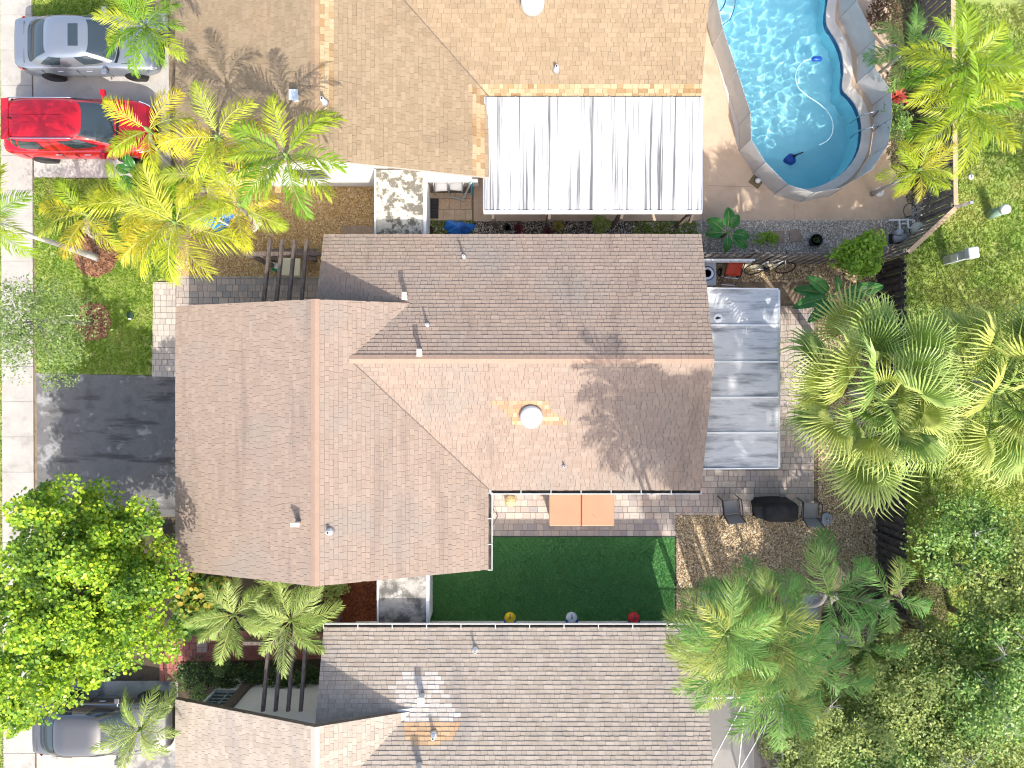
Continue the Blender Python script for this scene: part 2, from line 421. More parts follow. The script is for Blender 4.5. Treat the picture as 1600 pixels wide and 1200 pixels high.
grass('grass_strip', NGRASS, 420, M['grass'], 'shaded grass strip above the silver car')

# gravel, mulch
peb = np.array([(1, 0, 0), (-.9, .1, 0), (.1, .8, .05), (-.05, -.85, 0), (.05, .1, .6), (0, 0, -.5)])
peb_f = [(0, 2, 4), (2, 1, 4), (1, 3, 4), (3, 0, 4)]
def gravel(name, poly, dens, size, mat, label, cat, excl=(), z=.0):
    P = sample_poly(poly, int(area(poly) * dens), excl); n = len(P)
    pos = np.column_stack([P, z + NR.uniform(0, size * .6, n)])
    rots = rotmats(NR.uniform(0, 6.28, n), NR.uniform(0, .6, n), NR.uniform(0, 6.28, n))
    s = size * NR.lognormal(0, .35, n); sc = np.column_stack([s, s * NR.uniform(.6, 1, n), s * NR.uniform(.6, 1, n)])
    return kind(tag(mass(name, peb, peb_f, pos, rots, sc, mat), label, cat), 'stuff')
chip = np.array([(-1, -.2, 0), (1, -.25, 0), (1.05, .2, .05), (-.95, .25, .08)])
def mulch(name, poly, dens, size, mat, label, excl=()):
    P = sample_poly(poly, int(area(poly) * dens), excl); n = len(P)
    pos = np.column_stack([P, .012 + NR.uniform(0, .05, n)])
    rots = rotmats(NR.uniform(0, 6.28, n), np.abs(NR.normal(0, .35, n)), NR.uniform(0, 6.28, n))
    return kind(tag(mass(name, chip, [(0, 1, 2, 3)], pos, rots, size * NR.uniform(.5, 1.4, n), mat), label, 'mulch'), 'stuff')
for p, lab in ((RING1, 'brown mulch ring round the leaning coconut palm'), (RING2, 'brown mulch ring round the thin-leaved street tree')):
    sheet('mulch_bed', p, .008, M['mulchbase']); mulch('mulch', p, 1500, .05, M['mulch'], lab)
RM = WP([(506, 900), (592, 900), (592, 985), (506, 985)])
sheet('mulch_bed', RM, .004, M['mulchbase']); mulch('mulch', RM, 1300, .045, M['redmulch'], 'dark red mulch beside the stained flat roof south of the brown house')

YARD = [W(1055, 800), W(1278, 800), W(1278, 440), W(1090, 440), W(1090, 408), (12.42, 4.05), (12.42, -7.6), W(1040, 985), W(1040, 968), W(1055, 968)]
sheet('gravel_bed', YARD, .002, M['gravelbase'])
gravel('gravel', YARD, 1700, .024, M['gravel'], 'mixed brown and cream gravel of the back yard inside the dark fence', 'gravel', z=.004)
TANG = WP([(360, 270), (590, 288), (590, 372), (505, 372), (505, 434), (276, 434), (276, 400)])
sheet('gravel_bed', TANG, .004, M['tanbase'])
gravel('gravel', TANG, 1500, .024, M['tangravel'], 'orange tan gravel between the two upper houses', 'gravel', z=.006)
WG = [W(1088, 345), W(1422, 340), W(1440, 268), W(1478, 262), (13.9, 5.5), (12.4, 4.15), W(1090, 411)]
sheet('gravel_bed', WG, .003, M['whitebase'])
gravel('gravel', WG, 1500, .022, M['whitegravel'], 'pale grey gravel strip beside the pool deck', 'gravel', z=.005)
STRIP = WP([(666, 344), (1090, 347), (1090, 400), (666, 400)])
sheet('planting_bed', STRIP, .004, M['soil'])
gravel('gravel', STRIP, 700, .02, M['whitegravel'], 'scattered pebbles in the narrow planting strip behind the white patio roof', 'gravel', z=.006)
grass('ground_cover', STRIP, 260, M['grass'], 'short green weeds in the narrow planting strip', [WP([(740, 340), (990, 340), (990, 410), (740, 410)])])
M['litter'] = pmat('olive_litter', [(.07, .06, .03), (.16, .13, .07), (.12, .14, .05), (.26, .21, .13)], src='island', rough=.95)
SEBED = WP([(1050, 955), (1380, 905), (1480, 900), (1480, 1260), (1225, 1260), (1225, 1085), (1060, 1085)])
sheet('planting_bed', SEBED, .006, M['soil'])
mulch('leaf_litter', SEBED, 350, .05, M['litter'], 'brown leaf litter under the feather palms')
sheet('planting_bed', WP([(1385, -60), (1470, -60), (1470, 262), (1388, 330), (1385, 240)]), .008, M['soil'])
mulch('leaf_litter', WP([(1385, -40), (1470, -40), (1470, 262), (1420, 320), (1385, 240)]), 500, .045, M['litter'], 'olive brown leaf litter between the pool fence and the back lawn')
sheet('planting_bed', WP([(262, 895), (512, 905), (512, 988), (262, 988)]), .003, M['soil'])
sheet('planting_bed', WP([(270, 1034), (520, 1026), (520, 1075), (270, 1105)]), .003, M['soil'])

# pool deck with the pool cut out
DECK = [W(664, 255), W(740, 255), W(740, 346), W(1400, 344), W(1424, 336), W(1424, 300), W(1392, 262), W(1392, -80), W(664, -80)]
sheet('pool_deck', DECK, .02, M['deck'], holes=[HOLE])
jm = plain('deck_joint', (.3, .23, .17), .9)
for a, b in (((1050, 330), (1050, 346)), ((1105, 290), (1180, 292)), ((1098, 328), (1098, 345)), ((1240, 320), (1242, 345))):
    o = MB().bar(W3(*a, .021), W3(*b, .021), .012, .006).build('deck_joint', jm); kind(o, 'structure')

# pool
pool = thing('swimming_pool', 'kidney-shaped swimming pool of clear blue water behind the tan house', 'pool', (*W(1240, 150), 0))
PX0 = pool.location
shell_m = pmat('pool_plaster', [(.36, .76, .86), (.44, .82, .90)], scale=2, rough=.8)
tile_m = pmat('pool_tile', [(.01, .05, .16), (.02, .09, .26)], scale=30, rough=.2)
def depth(y):
    t = min(1, max(0, (11.5 - y) / 4.5)); return -(.95 + .95 * t)
gridP = np.array(POOL); lo, hi = gridP.min(0) - .3, gridP.max(0) + .3
def poolgrid(step, poly, zf):
    xs = np.arange(lo[0], hi[0], step); ys = np.arange(lo[1], hi[1], step)
    X, Y = np.meshgrid(xs, ys); P = np.column_stack([X.ravel(), Y.ravel()])
    keep = inside_np(P, poly).reshape(X.shape); nx = len(xs)
    q = keep[:-1, :-1] | keep[1:, :-1] | keep[:-1, 1:] | keep[1:, 1:]
    jj, ii = np.nonzero(q); a = jj * nx + ii
    V = np.column_stack([P, zf(P[:, 0], P[:, 1])]) - np.array(PX0)
    Fc = np.column_stack([a, a + 1, a + nx + 1, a + nx])
    used = np.unique(Fc); mp = np.zeros(len(V), int); mp[used] = np.arange(len(used))
    return V[used], mp[Fc]
Vg, Fg = poolgrid(.15, POOL, lambda x, y: np.array([depth(b) for b in y]))
floor_o = link('pool_floor', fast_mesh('pool_floor', Vg, Fg, shell_m, True), pool)
mb = MB(); n = len(POOL)
for i in range(n):
    a, b = POOL[i], POOL[(i + 1) % n]
    mb.add([(*a, -2.0), (*b, -2.0), (*b, -.24), (*a, -.24)], [(3, 2, 1, 0)], 0)
    mb.add([(*a, -.24), (*b, -.24), (*b, .0), (*a, .0)], [(3, 2, 1, 0)], 1)
wall_o = mb.build('pool_wall', [shell_m, tile_m], pool, world=True)
inner, outer = POOL, offset_poly(POOL, .30)
mb = MB()
for i in range(n):
    j = (i + 1) % n
    mb.add([(*inner[i], .045), (*inner[j], .045), (*outer[j], .045), (*outer[i], .045), (*inner[i], -.03), (*inner[j], -.03), (*outer[j], .0), (*outer[i], .0)],
           [(3, 2, 1, 0), (0, 1, 5, 4), (2, 3, 7, 6)])
mb.build('coping', pmat('coping_stone', [(.62, .56, .50), (.70, .65, .59)], scale=4, rough=.8, fine=.1), pool, world=True)
waves = [(R.uniform(0, 6.28), 2 * math.pi / R.uniform(.22, .6), R.uniform(0, 6.28)) for _ in range(22)]
def wz(x, y):
    z = np.zeros_like(x); am = .0028 * (.35 + .65 * np.clip((y - 7.2) / 3.2, 0, 1))
    for a, kk, ph in waves: z += np.sin(kk * (x * math.cos(a) + y * math.sin(a)) + ph)
    return -.13 + z * am
Vg, Fg = poolgrid(.045, offset_poly(POOL, .06), wz)
wm = bpy.data.materials.new('pool_water'); wm.use_nodes = True
b_ = wm.node_tree.nodes['Principled BSDF']; b_.inputs['Transmission Weight'].default_value = 1; b_.inputs['Roughness'].default_value = 0
b_.inputs['IOR'].default_value = 1.33; b_.inputs['Base Color'].default_value = (.84, .98, 1, 1)
water = link('water', fast_mesh('water', Vg, Fg, wm, True), pool)
water.cycles.is_caustics_caster = True
# entry steps with dark nosing
steps = []
for r_, z_ in ((.95, -.68), (.55, -.36)):
    cx, cy = W(1112, -8)
    arc = [(cx - .3, cy + .3)] + [(cx + r_ * math.cos(a), cy + r_ * math.sin(a)) for a in np.linspace(rad(-100), rad(100), 18)]
    o = MB().prism(arc, -2, z_).build('entry_step', plain('step_plaster', (.45, .72, .8), .8), pool, world=True); steps.append(o)
    e = MB().tube([(cx + r_ * math.cos(a), cy + r_ * math.sin(a), z_ + .012) for a in np.linspace(rad(-100), rad(100), 18)], .018, 5).build('nosing', tile_m, o, world=False)
    e.location = (0, 0, 0); e.data.transform(Matrix.Translation(-Vector(pool.location))); steps.append(e)
ra = MB()
for py in (185, 208):
    a = W3(1338, py, .0); b = W3(1363, py - 2, 0)
    ra.tube([(a[0], a[1], -.6), (a[0], a[1], .25), ((a[0] + b[0]) / 2, a[1], .62), (b[0] - .08, b[1], .55), (b[0], b[1], .05)], .024, 8)
ra.build('grab_rail', M['steel'], pool, True, world=True)
for o in [floor_o, wall_o] + steps: o.cycles.is_caustics_receiver = True
# cleaner and hose
cl = thing('pool_cleaner', 'round blue pool cleaner lying on the deep pool floor', 'pool cleaner', (*W(1236, 247, -1.1), depth(W(1236, 247)[1]) + .01))
bl = plain('blue_plastic', (.01, .07, .38), .35)
MB().lathe([(.17, 0), (.2, .06), (.17, .14), (.08, .19)], n=20).build('body', bl, cl, True)
MB().tube([(.1, .05, .15), (.25, .12, .25), (.42, .18, .3)], [.05, .035, .03], 8).build('nozzle', M['dark'], cl, True)
for o in cl.children: o.cycles.is_caustics_receiver = True
hp = [(1268, 92), (1256, 96), (1247, 106), (1243, 120), (1247, 136), (1262, 150), (1280, 162), (1294, 176), (1301, 192), (1300, 208), (1292, 220), (1276, 228)]
hs = thing('cleaner_hose', 'white pool hose curling across the water with a blue float', 'hose', (*W(1268, 92, -.1), -.1))
pts = [W3(a, b, -.105) for a, b in hp]
sm = []
for i in range(len(pts) - 1):
    p0, p1, p2, p3 = [Vector(pts[max(0, min(len(pts) - 1, i + q))]) for q in (-1, 0, 1, 2)]
    for t in np.linspace(0, 1, 5)[:-1]:
        sm.append(.5 * ((2 * p1) + (p2 - p0) * t + (2 * p0 - 5 * p1 + 4 * p2 - p3) * t * t + (3 * p1 - p0 - 3 * p2 + p3) * t ** 3))
MB().tube(sm, .017, 7).build('tube', plain('hose_blue_white', (.45, .62, .68), .5), hs, True, world=True)
MB().tube([(0, 0, .0), (.06, 0, .0), (.3, 0, .0), (.36, .0, 0)], [.04, .085, .085, .03], 10).build('float', bl, hs, True)

# mesh safety fence round the pool
base_px = [(1098, -45), (1103, 25), (1113, 73), (1134, 135), (1154, 197), (1155, 237), (1176, 271), (1209, 304), (1249, 316), (1292, 308), (1335, 281), (1358, 245), (1364, 205), (1363, 165), (1338, 130), (1339, 88), (1311, 30), (1308, -45)]
sf = thing('pool_safety_fence', 'pale mesh safety fence of upright panels circling the pool', 'fence', (*W(1154, 197), 0))
meshm = pmat('safety_mesh', [(.58, .56, .53), (.66, .65, .63)], scale=3, rough=.7, trans=.22)
B = WP(base_px)
for i in range(len(B) - 1):
    a, b = Vector((*B[i], 0)), Vector((*B[i + 1], 0))
    nrm = (b - a).cross(Vector((0, 0, 1))).normalized() * .004
    mb = MB(); up = Vector((0, 0, 1.22)); g = (b - a).normalized() * .02; lo_ = Vector((0, 0, .05))
    p = [a + g + lo_, b - g + lo_, b - g + up, a + g + up]
    mb.add([q - nrm for q in p] + [q + nrm for q in p], [(3, 2, 1, 0), (4, 5, 6, 7), (0, 1, 5, 4), (2, 3, 7, 6)])
    mb.build('panel', meshm, sf, world=True)
    MB().tube([B[i] + (0,), B[i] + (1.26,)], .016, 6).build('post', plain('fence_post_grey', (.35, .35, .36), .5) if i == 0 else bpy.data.materials['fence_post_grey'], sf, world=True)
# small deck fittings
t = thing('deck_lid', 'round white skimmer lid on the pool deck', 'lid', W3(1374, 300, .02))
MB().lathe([(.16, 0), (.16, .015), (.13, .022)], n=20).build('cover', M['whitepaint'], t)
MB().box(-.05, .05, -.02, .02, .02, .04).build('handle', M['dark'], t)
t = thing('skimmer_plate', 'square brown plate with white ball at the foot of the pool fence', 'plate', W3(1181, 284, .02), rad(-35))
MB().box(-.2, .2, -.16, .16, 0, .02).build('base', plain('brown_plate', (.16, .12, .06), .7), t)
MB().lathe([(.02, .02), (.08, .05), (.1, .1), (.07, .16), (.01, .19)], (.02, .03, 0), 14).build('ball', M['whitepaint'], t, True)
# ------------------------------------------------------------------ houses
XW, XR, XE = -10.2, -5.5, -.74            # front wing: west eave, ridge, east eave
YS, YN = -5.65, 2.37                      # front wing rakes
BW, BE, BN, BR, BS = -5.72, 5.75, 4.53, .71, -3.21   # back wing
SL = .37; ZE = 2.70
ZFR = ZE + SL * (XR - XW); ZBR = ZE + SL * (BN - BR)
zW = lambda x, y: ZE + SL * (x - XW)
zEa = lambda x, y: ZFR - SL * (x - XR)
zN = lambda x, y: ZBR - SL * (y - BR)
zS = lambda x, y: ZBR - SL * (BR - y)
def zroof(x, y):
    z = 0
    if XW <= x <= XE and YS <= y <= YN: z = max(z, zW(x, y) if x < XR else zEa(x, y))
    if BW <= x <= BE and BS <= y <= BN: z = max(z, zN(x, y) if y > BR else zS(x, y))
    return z
XV = XR + (ZFR - ZBR) / SL                # where the back ridge meets the front wing
vN = lambda x: BR + (x - XV); vS = lambda x: BR - (x - XV)
xvN = XV + (YN - BR); xvS = XV + (BR - BS)
FACES = [
    ('x', XW, 1, XR - XW, [[(XW - .03, YS), (XR, YS), (XR, YN), (XW - .03, YN)]], zW, (YS, YN)),
    ('x', XE, -1, XE - XR, [[(XR, YS), (XV, YS), (XV, YN), (XR, YN)], [(XV, YS), (XE + .03, YS), (XE + .03, vS(XE)), (XV, BR)], [(XV, BR), (xvN, YN), (XV, YN)]], zEa, (YS, YN)),
    ('y', BN, -1, BN - BR, [[(XV, BR), (BE, BR), (BE, YN), (xvN, YN)], [(BW, YN), (BE, YN), (BE, BN + .03), (BW, BN + .03)], [(BW, 1.9), (xvN - .47, 1.9), (xvN, YN), (BW, YN)]], zN, (BW, BE)),
    ('y', BS, 1, BR - BS, [[(XV, BR), (xvS, BS - .03), (BE, BS - .03), (BE, BR)]], zS, (XV, BE)),
]
def house(name, label, dy, cols, fascia, patches=(), gut=(), cap=None, extra=None, ymin=-13.6, ymax=13.6):
    h = thing(name, label, 'house', (0, dy, 0))
    # walls
    wall = MB()
    def xz(prof, y0, y1):
        n = len(prof); vs = [(x, y0, z) for x, z in prof] + [(x, y1, z) for x, z in prof]
        wall.add(vs, [tuple(range(n)), tuple(range(n, 2 * n))[::-1]] + [(i, i + n, (i + 1) % n + n, (i + 1) % n) for i in range(n)])
    def yz(prof, x0, x1):
        n = len(prof); vs = [(x0, y, z) for y, z in prof] + [(x1, y, z) for y, z in prof]
        wall.add(vs, [tuple(range(n))[::-1], tuple(range(n, 2 * n))] + [(i, (i + 1) % n, (i + 1) % n + n, i + n) for i in range(n)])
    u = .16
    xz([(-9.8, 0), (-1.14, 0), (-1.14, zEa(-1.14, 0) - u), (XR, ZFR - u), (-9.8, zW(-9.8, 0) - u)], -5.2, 1.88)
    yz([(-2.8, 0), (3.86, 0), (3.86, zN(0, 3.86) - u), (BR, ZBR - u), (-2.8, zS(0, -2.8) - u)], -5.31, 5.36)
    wo = wall.build('wall', M['white'], h)
    # windows and doors
    def opening(nm, x, y, z0, w, hh, axis, sgn, slats=0):
        f = MB(); g = MB()
        def bx(mb, a0, a1, z0_, z1_, d0, d1):
            if axis == 'x': mb.box(a0, a1, min(y + sgn * d0, y + sgn * d1), max(y + sgn * d0, y + sgn * d1), z0_, z1_)
            else: mb.box(min(x + sgn * d0, x + sgn * d1), max(x + sgn * d0, x + sgn * d1), a0, a1, z0_, z1_)
        c = x if axis == 'x' else y
        for a0, a1, q0, q1 in ((c - w / 2, c - w / 2 + .06, z0, z0 + hh), (c + w / 2 - .06, c + w / 2, z0, z0 + hh), (c - w / 2 + .06, c + w / 2 - .06, z0, z0 + .06), (c - w / 2 + .06, c + w / 2 - .06, z0 + hh - .06, z0 + hh), (c - .02, c + .02, z0 + .06, z0 + hh - .06)):
            bx(f, a0, a1, q0, q1, -.02, .05)
        bx(g, c - w / 2 + .03, c + w / 2 - .03, z0 + .03, z0 + hh - .03, -.02, .02)
        fo = f.build(nm, M['alum'], h); g.build('pane', M['winglass'], fo)
        if slats:
            for q in range(slats):
                zz = z0 + .1 + q * (hh - .2) / slats; s_ = MB(); bx(s_, c - w / 2 + .08, c + w / 2 - .08, zz, zz + .04, .02, .035); s_.build('louvre', M['alum'], fo)
        return fo
    opening('window', -9.2, 1.88, 1.0, 1.0, 1.15, 'x', 1, 4)
    opening('window', 5.36, -1.2, .9, 1.2, 1.2, 'y', 1); opening('window', 5.36, 2.2, .1, 1.8, 2.1, 'y', 1)
    opening('window', -9.8, .6, .9, 1.4, 1.2, 'y', -1)
    opening('window', 2.2, -2.8, .9, 1.6, 1.2, 'x', -1); opening('window', -6.5, -5.2, 1.0, 1.2, 1.1, 'x', -1)
    gd = MB()
    for q in range(4): gd.box(-9.86, -9.80, -4.6, -1.4, .05 + q * .53, .05 + q * .53 + .51)
    gd.build('garage_door', M['whitepaint'], h)
    d_ = MB().box(-5.36, -5.30, 2.2, 3.15, .05, 2.1).build('door', M['brown'], h)
    MB().lathe([(.03, 0), (.04, .03), (.02, .06)], (-5.4, 2.32, 1.0), 8).build('handle', M['steel'], d_)
    # roof deck with fascia
    under = plain(name + '_underlay', tuple(.3 * c for c in cols[0]), .95)
    rf = MB()
    solids = [(FACES[0][4][0], zW)] + [(p, zEa) for p in FACES[1][4]] + [(p, zN) for p in FACES[2][4]] + [(p, zS) for p in FACES[3][4]]
    for p, zf in solids:
        rf.prism(p, (lambda x, y, zf=zf: zf(x, y) - .17), (lambda x, y, zf=zf: zf(x, y) - .012), 0, 1)
    roof = rf.build('roof', [under, fascia], h)
    # shingle tabs
    kw = dict(rough=.92, fine=.22, fscale=55, bump=.25, bscale=90)
    st = dict(stain=extra[0] if extra else None, stain2=extra[1] if extra and len(extra) > 1 else None)
    mi = [pmat(name + '_shingle_joined', cols, src='island', **kw, **st)] + [pmat(name + '_patch_joined', c, src='island', **kw) for c, _ in patches]
    mo = [pmat(name + '_shingle', cols, src='object', **kw, **st)] + [pmat(name + '_patch', c, src='object', **kw) for c, _ in patches]
    mb = MB(); singles = []
    E = .120
    for ax, eave, sg, tmax, pieces, zf, (u0, u1) in FACES:
        rows = int(math.ceil((tmax + .02) / E)); e = (tmax + .025) / rows
        pieces = [ccw(p) for p in pieces]
        for r in range(rows):
            t0 = -.025 + r * e; t1 = t0 + e * 1.0
            uu = u0 - R.uniform(0, .3)
            while uu < u1:
                w = R.choice((.13, .16, .19, .22, .27)) * R.uniform(.92, 1.08)
                ua, ub = uu, uu + w - .0065; uu += w
                if ax == 'y':
                    yy = eave + sg * (t0 + t1) / 2
                else: yy = (ua + ub) / 2
                if not (ymin < yy + dy < ymax): continue
                th = R.uniform(.008, .016) * (1.3 if (ax, sg) == ('y', -1) else 1)
                jit = R.uniform(-.005, .005)
                q = [(ua, t0 + jit), (ub, t0 + jit), (ub, t1), (ua, t1)]
                if ax == 'x': q = [(eave + sg * t, v) for v, t in q]
                else: q = [(v, eave + sg * t) for v, t in q]
                q = ccw(q)
                for p in pieces:
                    c = clip(q, p)
                    if len(c) < 3 or area(c) < .0012: continue
                    cx = sum(a for a, _ in c) / len(c); cy = sum(b for _, b in c) / len(c); zc = zf(cx, cy)
                    px, py = PX(cx, cy + dy, zc)
                    mid = 0
                    for k_, (_, test) in enumerate(patches):
                        if test(px, py): mid = k_ + 1; break
                    def zt(x, y, ax=ax, eave=eave, sg=sg, zf=zf, th=th, t0=t0, t1=t1):
                        t = (x - eave) * sg if ax == 'x' else (y - eave) * sg
                        return zf(x, y) + .004 + th * (1 - (t - t0) / (t1 - t0))
                    vis = -20 < px < 1620 and -20 < py < 1220
                    if vis and area(c) > .017 and len(c) == 4: singles.append((-(H - zc), mid, c, zt, zf))
                    else: mb.prism(c, (lambda x, y: zf(x, y) - .02), zt, mid)
    singles.sort(key=lambda s: s[0], reverse=True)
    for i, (_, mid, c, zt, zf) in enumerate(singles):
        if i < 300:
            cx, cy = c[0]; one = MB().prism(c, (lambda x, y, zf=zf: zf(x, y) - .02), zt, 0)
            o = link('shingle', one.mesh('shingle', mo[mid], False, (cx, cy, 0)), roof, (cx, cy, 0))
        else: mb.prism(c, (lambda x, y, zf=zf: zf(x, y) - .02), zt, mid)
    kind(mb.build('shingles', mi, roof), 'stuff')
    # ridge caps, one by one
    if cap is None: cap = cols
    cm = pmat(name + '_ridge_cap', cap, src='object', **kw)
    def capmesh(axis):
        m_ = MB(); w = .125; Lc = .235
        for s in (-1, 1):
            a = [(0, 0, .030), (Lc, 0, .022), (Lc, s * w, .022 - SL * w), (0, s * w, .034 - SL * w), (0, 0, -.01), (Lc, 0, -.01), (Lc, s * w, -.02 - SL * w), (0, s * w, -.02 - SL * w)]
            if axis == 'y': a = [(-y_, x_, z_) for x_, y_, z_ in a]
            fs = [(0, 1, 2, 3), (3, 2, 6, 7), (0, 3, 7, 4)]
            m_.add(a, fs if s > 0 else [f[::-1] for f in fs])
        return m_.mesh('ridge_cap', cm)
    cy_, cx_ = capmesh('y'), capmesh('x')
    y = YS
    while y < YN - .2:
        if ymin < y + dy < ymax: link('ridge_cap', cy_, roof, (XR, y, ZFR + .006))
        y += .205
    x = XV
    while x < BE - .2:
        if ymin < BR + dy < ymax: link('ridge_cap', cx_, roof, (x, BR, ZBR + .006))
        x += .205
    for va, vb in (((xvS, BS), (XV, BR)),):
        MB().bar((*va, zroof(*va) + .022 if zroof(*va) else zS(*va) + .022), (*vb, ZBR + .02), .022, .016).build('valley_flashing', M['brown'], roof)
    # gutters
    for (ga, gb, out, zz) in gut:
        (xa, ya), (xb, yb) = ga, gb
        dx, dyy = out
        mbg = MB()
        A, Bq = Vector((xa, ya, zz)), Vector((xb, yb, zz)); O = Vector((dx, dyy, 0)); L_ = (Bq - A).normalized()
        mbg.bar(A + O * .06 - Vector((0, 0, .11)), Bq + O * .06 - Vector((0, 0, .11)), .12, .012)
        mbg.bar(A + O * .125 - Vector((0, 0, .05)), Bq + O * .125 - Vector((0, 0, .05)), .014, .13)
        mbg.bar(A + O * .138 + Vector((0, 0, .012)), Bq + O * .138 + Vector((0, 0, .012)), .02, .012)
        g = mbg.build('gutter', M['gutter'], h)
        MB().bar(A + O * .06 - Vector((0, 0, .085)), Bq + O * .06 - Vector((0, 0, .085)), .105, .03).build('debris', pmat('gutter_debris', [(.02, .02, .018), (.10, .09, .07)], scale=6, rough=1) if 'gutter_debris' not in bpy.data.materials else bpy.data.materials['gutter_debris'], g)
        n = int((Bq - A).length / 1.05) + 1
        for i in range(n + 1):
            p = A.lerp(Bq, i / n)
            MB().bar(p + O * .0 + Vector((0, 0, .026)), p + O * .15 + Vector((0, 0, .026)), .025, .008).build('bracket', M['gutter'], g)
    return h
def on_roof(px, py, dy):
    z = 3.3
    for _ in range(25):
        x, y = W(px, py, z); z = .5 * z + .5 * zroof(x, y - dy)
    x, y = W(px, py, z); return x, y - dy, zroof(x, y - dy)
def pipe(h, dy, px, py, r=.04, hh=.3, col='whitepaint', fl=True):
    x, y, z = on_roof(px, py, dy)
    o = MB().lathe([(r, -.1), (r, hh), (r * .7, hh)], (x, y, z), 10).build('vent_pipe', M[col], h, True)
    if fl: MB().lathe([(r * 2.6, 0), (r * 1.1, .10)], (x, y, z - .005), 12).build('flashing', M['alum'], o, True)
    MB().lathe([(r * .68, hh - .005), (r * .66, hh + .003)], (x, y, z), 10).build('opening', M['dark'], o)
def boxvent(h, dy, px, py, w=.15, d_=.2, hh=.36, m='beige'):
    x, y, z = on_roof(px, py, dy)
    o = MB().box(x - w / 2, x + w / 2, y - d_ / 2, y + d_ / 2, z - .12, z + hh).build('roof_vent', M[m], h, bevel=.02)
    MB().box(x - w * .75, x + w * .75, y - d_ * .75, y + d_ * .75, z + hh, z + hh + .035).build('cap', M[m], o, bevel=.012)
def dome(h, dy, px, py, r=.33):
    x, y, z = on_roof(px, py, dy)
    o = MB().lathe([(r * 1.02, -.15), (r * 1.02, .16)], (x, y, z), 28).build('skylight', M['alum'], h, True)
    MB().lathe([(r, .16), (r * .95, .21), (r * .8, .26), (r * .5, .30), (r * .15, .315)], (x, y, z), 28).build('dome', M['whitepaint'], o, True)
M['beige'] = plain('beige_metal', (.50, .43, .36), .5); M['bluegrey'] = plain('blue_grey_metal', (.45, .52, .58), .45)
poly_t = lambda P: (lambda px, py: inside(px, py, P))

main = house('brown_house', 'central house with large taupe brown shingle roof and white dome skylight', 0,
    [(.27, .204, .157), (.295, .223, .173), (.322, .245, .19), (.282, .213, .165), (.305, .228, .175)], M['tan_fascia'],
    patches=[([(.36, .20, .10), (.46, .29, .16), (.30, .19, .12), (.52, .36, .22)], poly_t([(768, 627), (858, 625), (868, 645), (897, 665), (803, 667), (793, 645)]))],
    gut=[((XE + .1, BS), (BE, BS), (0, -1), zS(0, BS)), ((XE, YS), (XE, BS - .1), (1, 0), zEa(XE, 0))],
    cap=[(.32, .22, .16), (.34, .235, .172), (.325, .226, .166)],
    extra=[((.255, .222, .187), .42, .48, .66, .7), ((.20, .153, .123), 1.0, .55, .70, .6, (2.2, .22, 1))])
for a in ((725, 402, .035, .34), (668, 508, .035, .34), (515, 830, .055, .22), (881, 728, .03, .2)): pipe(main, 0, *a)
for a in ((635, 465), (658, 552)): boxvent(main, 0, *a, .1, .15, .42)
boxvent(main, 0, 467, 816, .17, .09, .34)
dome(main, 0, 830, 651)
x, y, z = on_roof(640, 476, 0)
MB().bar((x - .35, y + .02, z - .02), (x + .12, y + .02, z - .10), .06, .05).build('flashing', M['alum'], main)

DYN, DYS = 11.95, -11.95
north = house('tan_house', 'house with sandy tan shingle roof beside the pool', DYN,
    [(.265, .195, .118), (.285, .211, .131), (.31, .231, .146), (.272, .201, .124), (.25, .184, .111)], M['tan_fascia'],
    patches=[([(.25, .145, .065), (.37, .275, .155), (.42, .32, .19), (.31, .195, .092)],
              lambda px, py: (496 < px < 521 and py < 165) or (735 < px < 1110 and 132 < py < 156) or (739 < px < 760 and 130 < py < 285))],
    cap=[(.30, .205, .12), (.345, .24, .145)], extra=[((.17, .125, .08), .5, .52, .72, .5), ((.31, .205, .105), .7, .58, .74, .4)])
boxvent(north, DYN, 463, 154, .17, .2, .26, 'bluegrey'); pipe(north, DYN, 507, 160, .05, .3); pipe(north, DYN, 869, 109, .05, .25); dome(north, DYN, 832, 6, .34)

south = house('beige_house', 'house with pale beige shingle roof and white patched shingles at the bottom', DYS,
    [(.335, .278, .217), (.375, .313, .25), (.415, .35, .284), (.355, .296, .232)], M['brown'],
    patches=[([(.45, .40, .34), (.54, .49, .43), (.48, .42, .36)], lambda px, py: (hash((round(px), round(py))) % 100 < 86) and inside(px, py, [(630, 1050), (684, 1050), (694, 1085), (712, 1112), (722, 1130), (632, 1130), (618, 1095), (612, 1075), (628, 1062)])),
             ([(.46, .29, .16), (.52, .35, .20), (.40, .26, .15)], poly_t([(628, 1130), (716, 1130), (712, 1150), (690, 1162), (640, 1162)]))],
    gut=[((BW, BN), (BE, BN), (0, 1), zN(0, BN))],
    cap=[(.44, .37, .31), (.48, .41, .35)], extra=[((.22, .20, .19), .75, .53, .72, .65, (1, .25, 1)),])
pipe(south, DYS, 743, 1014, .04, .3); pipe(south, DYS, 678, 1147, .05, .3)
boxvent(south, DYS, 660, 1088, .14, .17, .34, 'gutter'); boxvent(south, DYS, 656, 1196, .14, .17, .34, 'gutter')
x, y, z = on_roof(640, 1112, DYS)
MB().bar((x - .35, y + .02, z + .02), (x + .2, y + .06, z - .06), .08, .04).build('flashing', M['gutter'], south)
MB().box(-8.95, -8.66, 1.88, 2.0, 0, 3.05).build('corner_post', M['brown'], south)
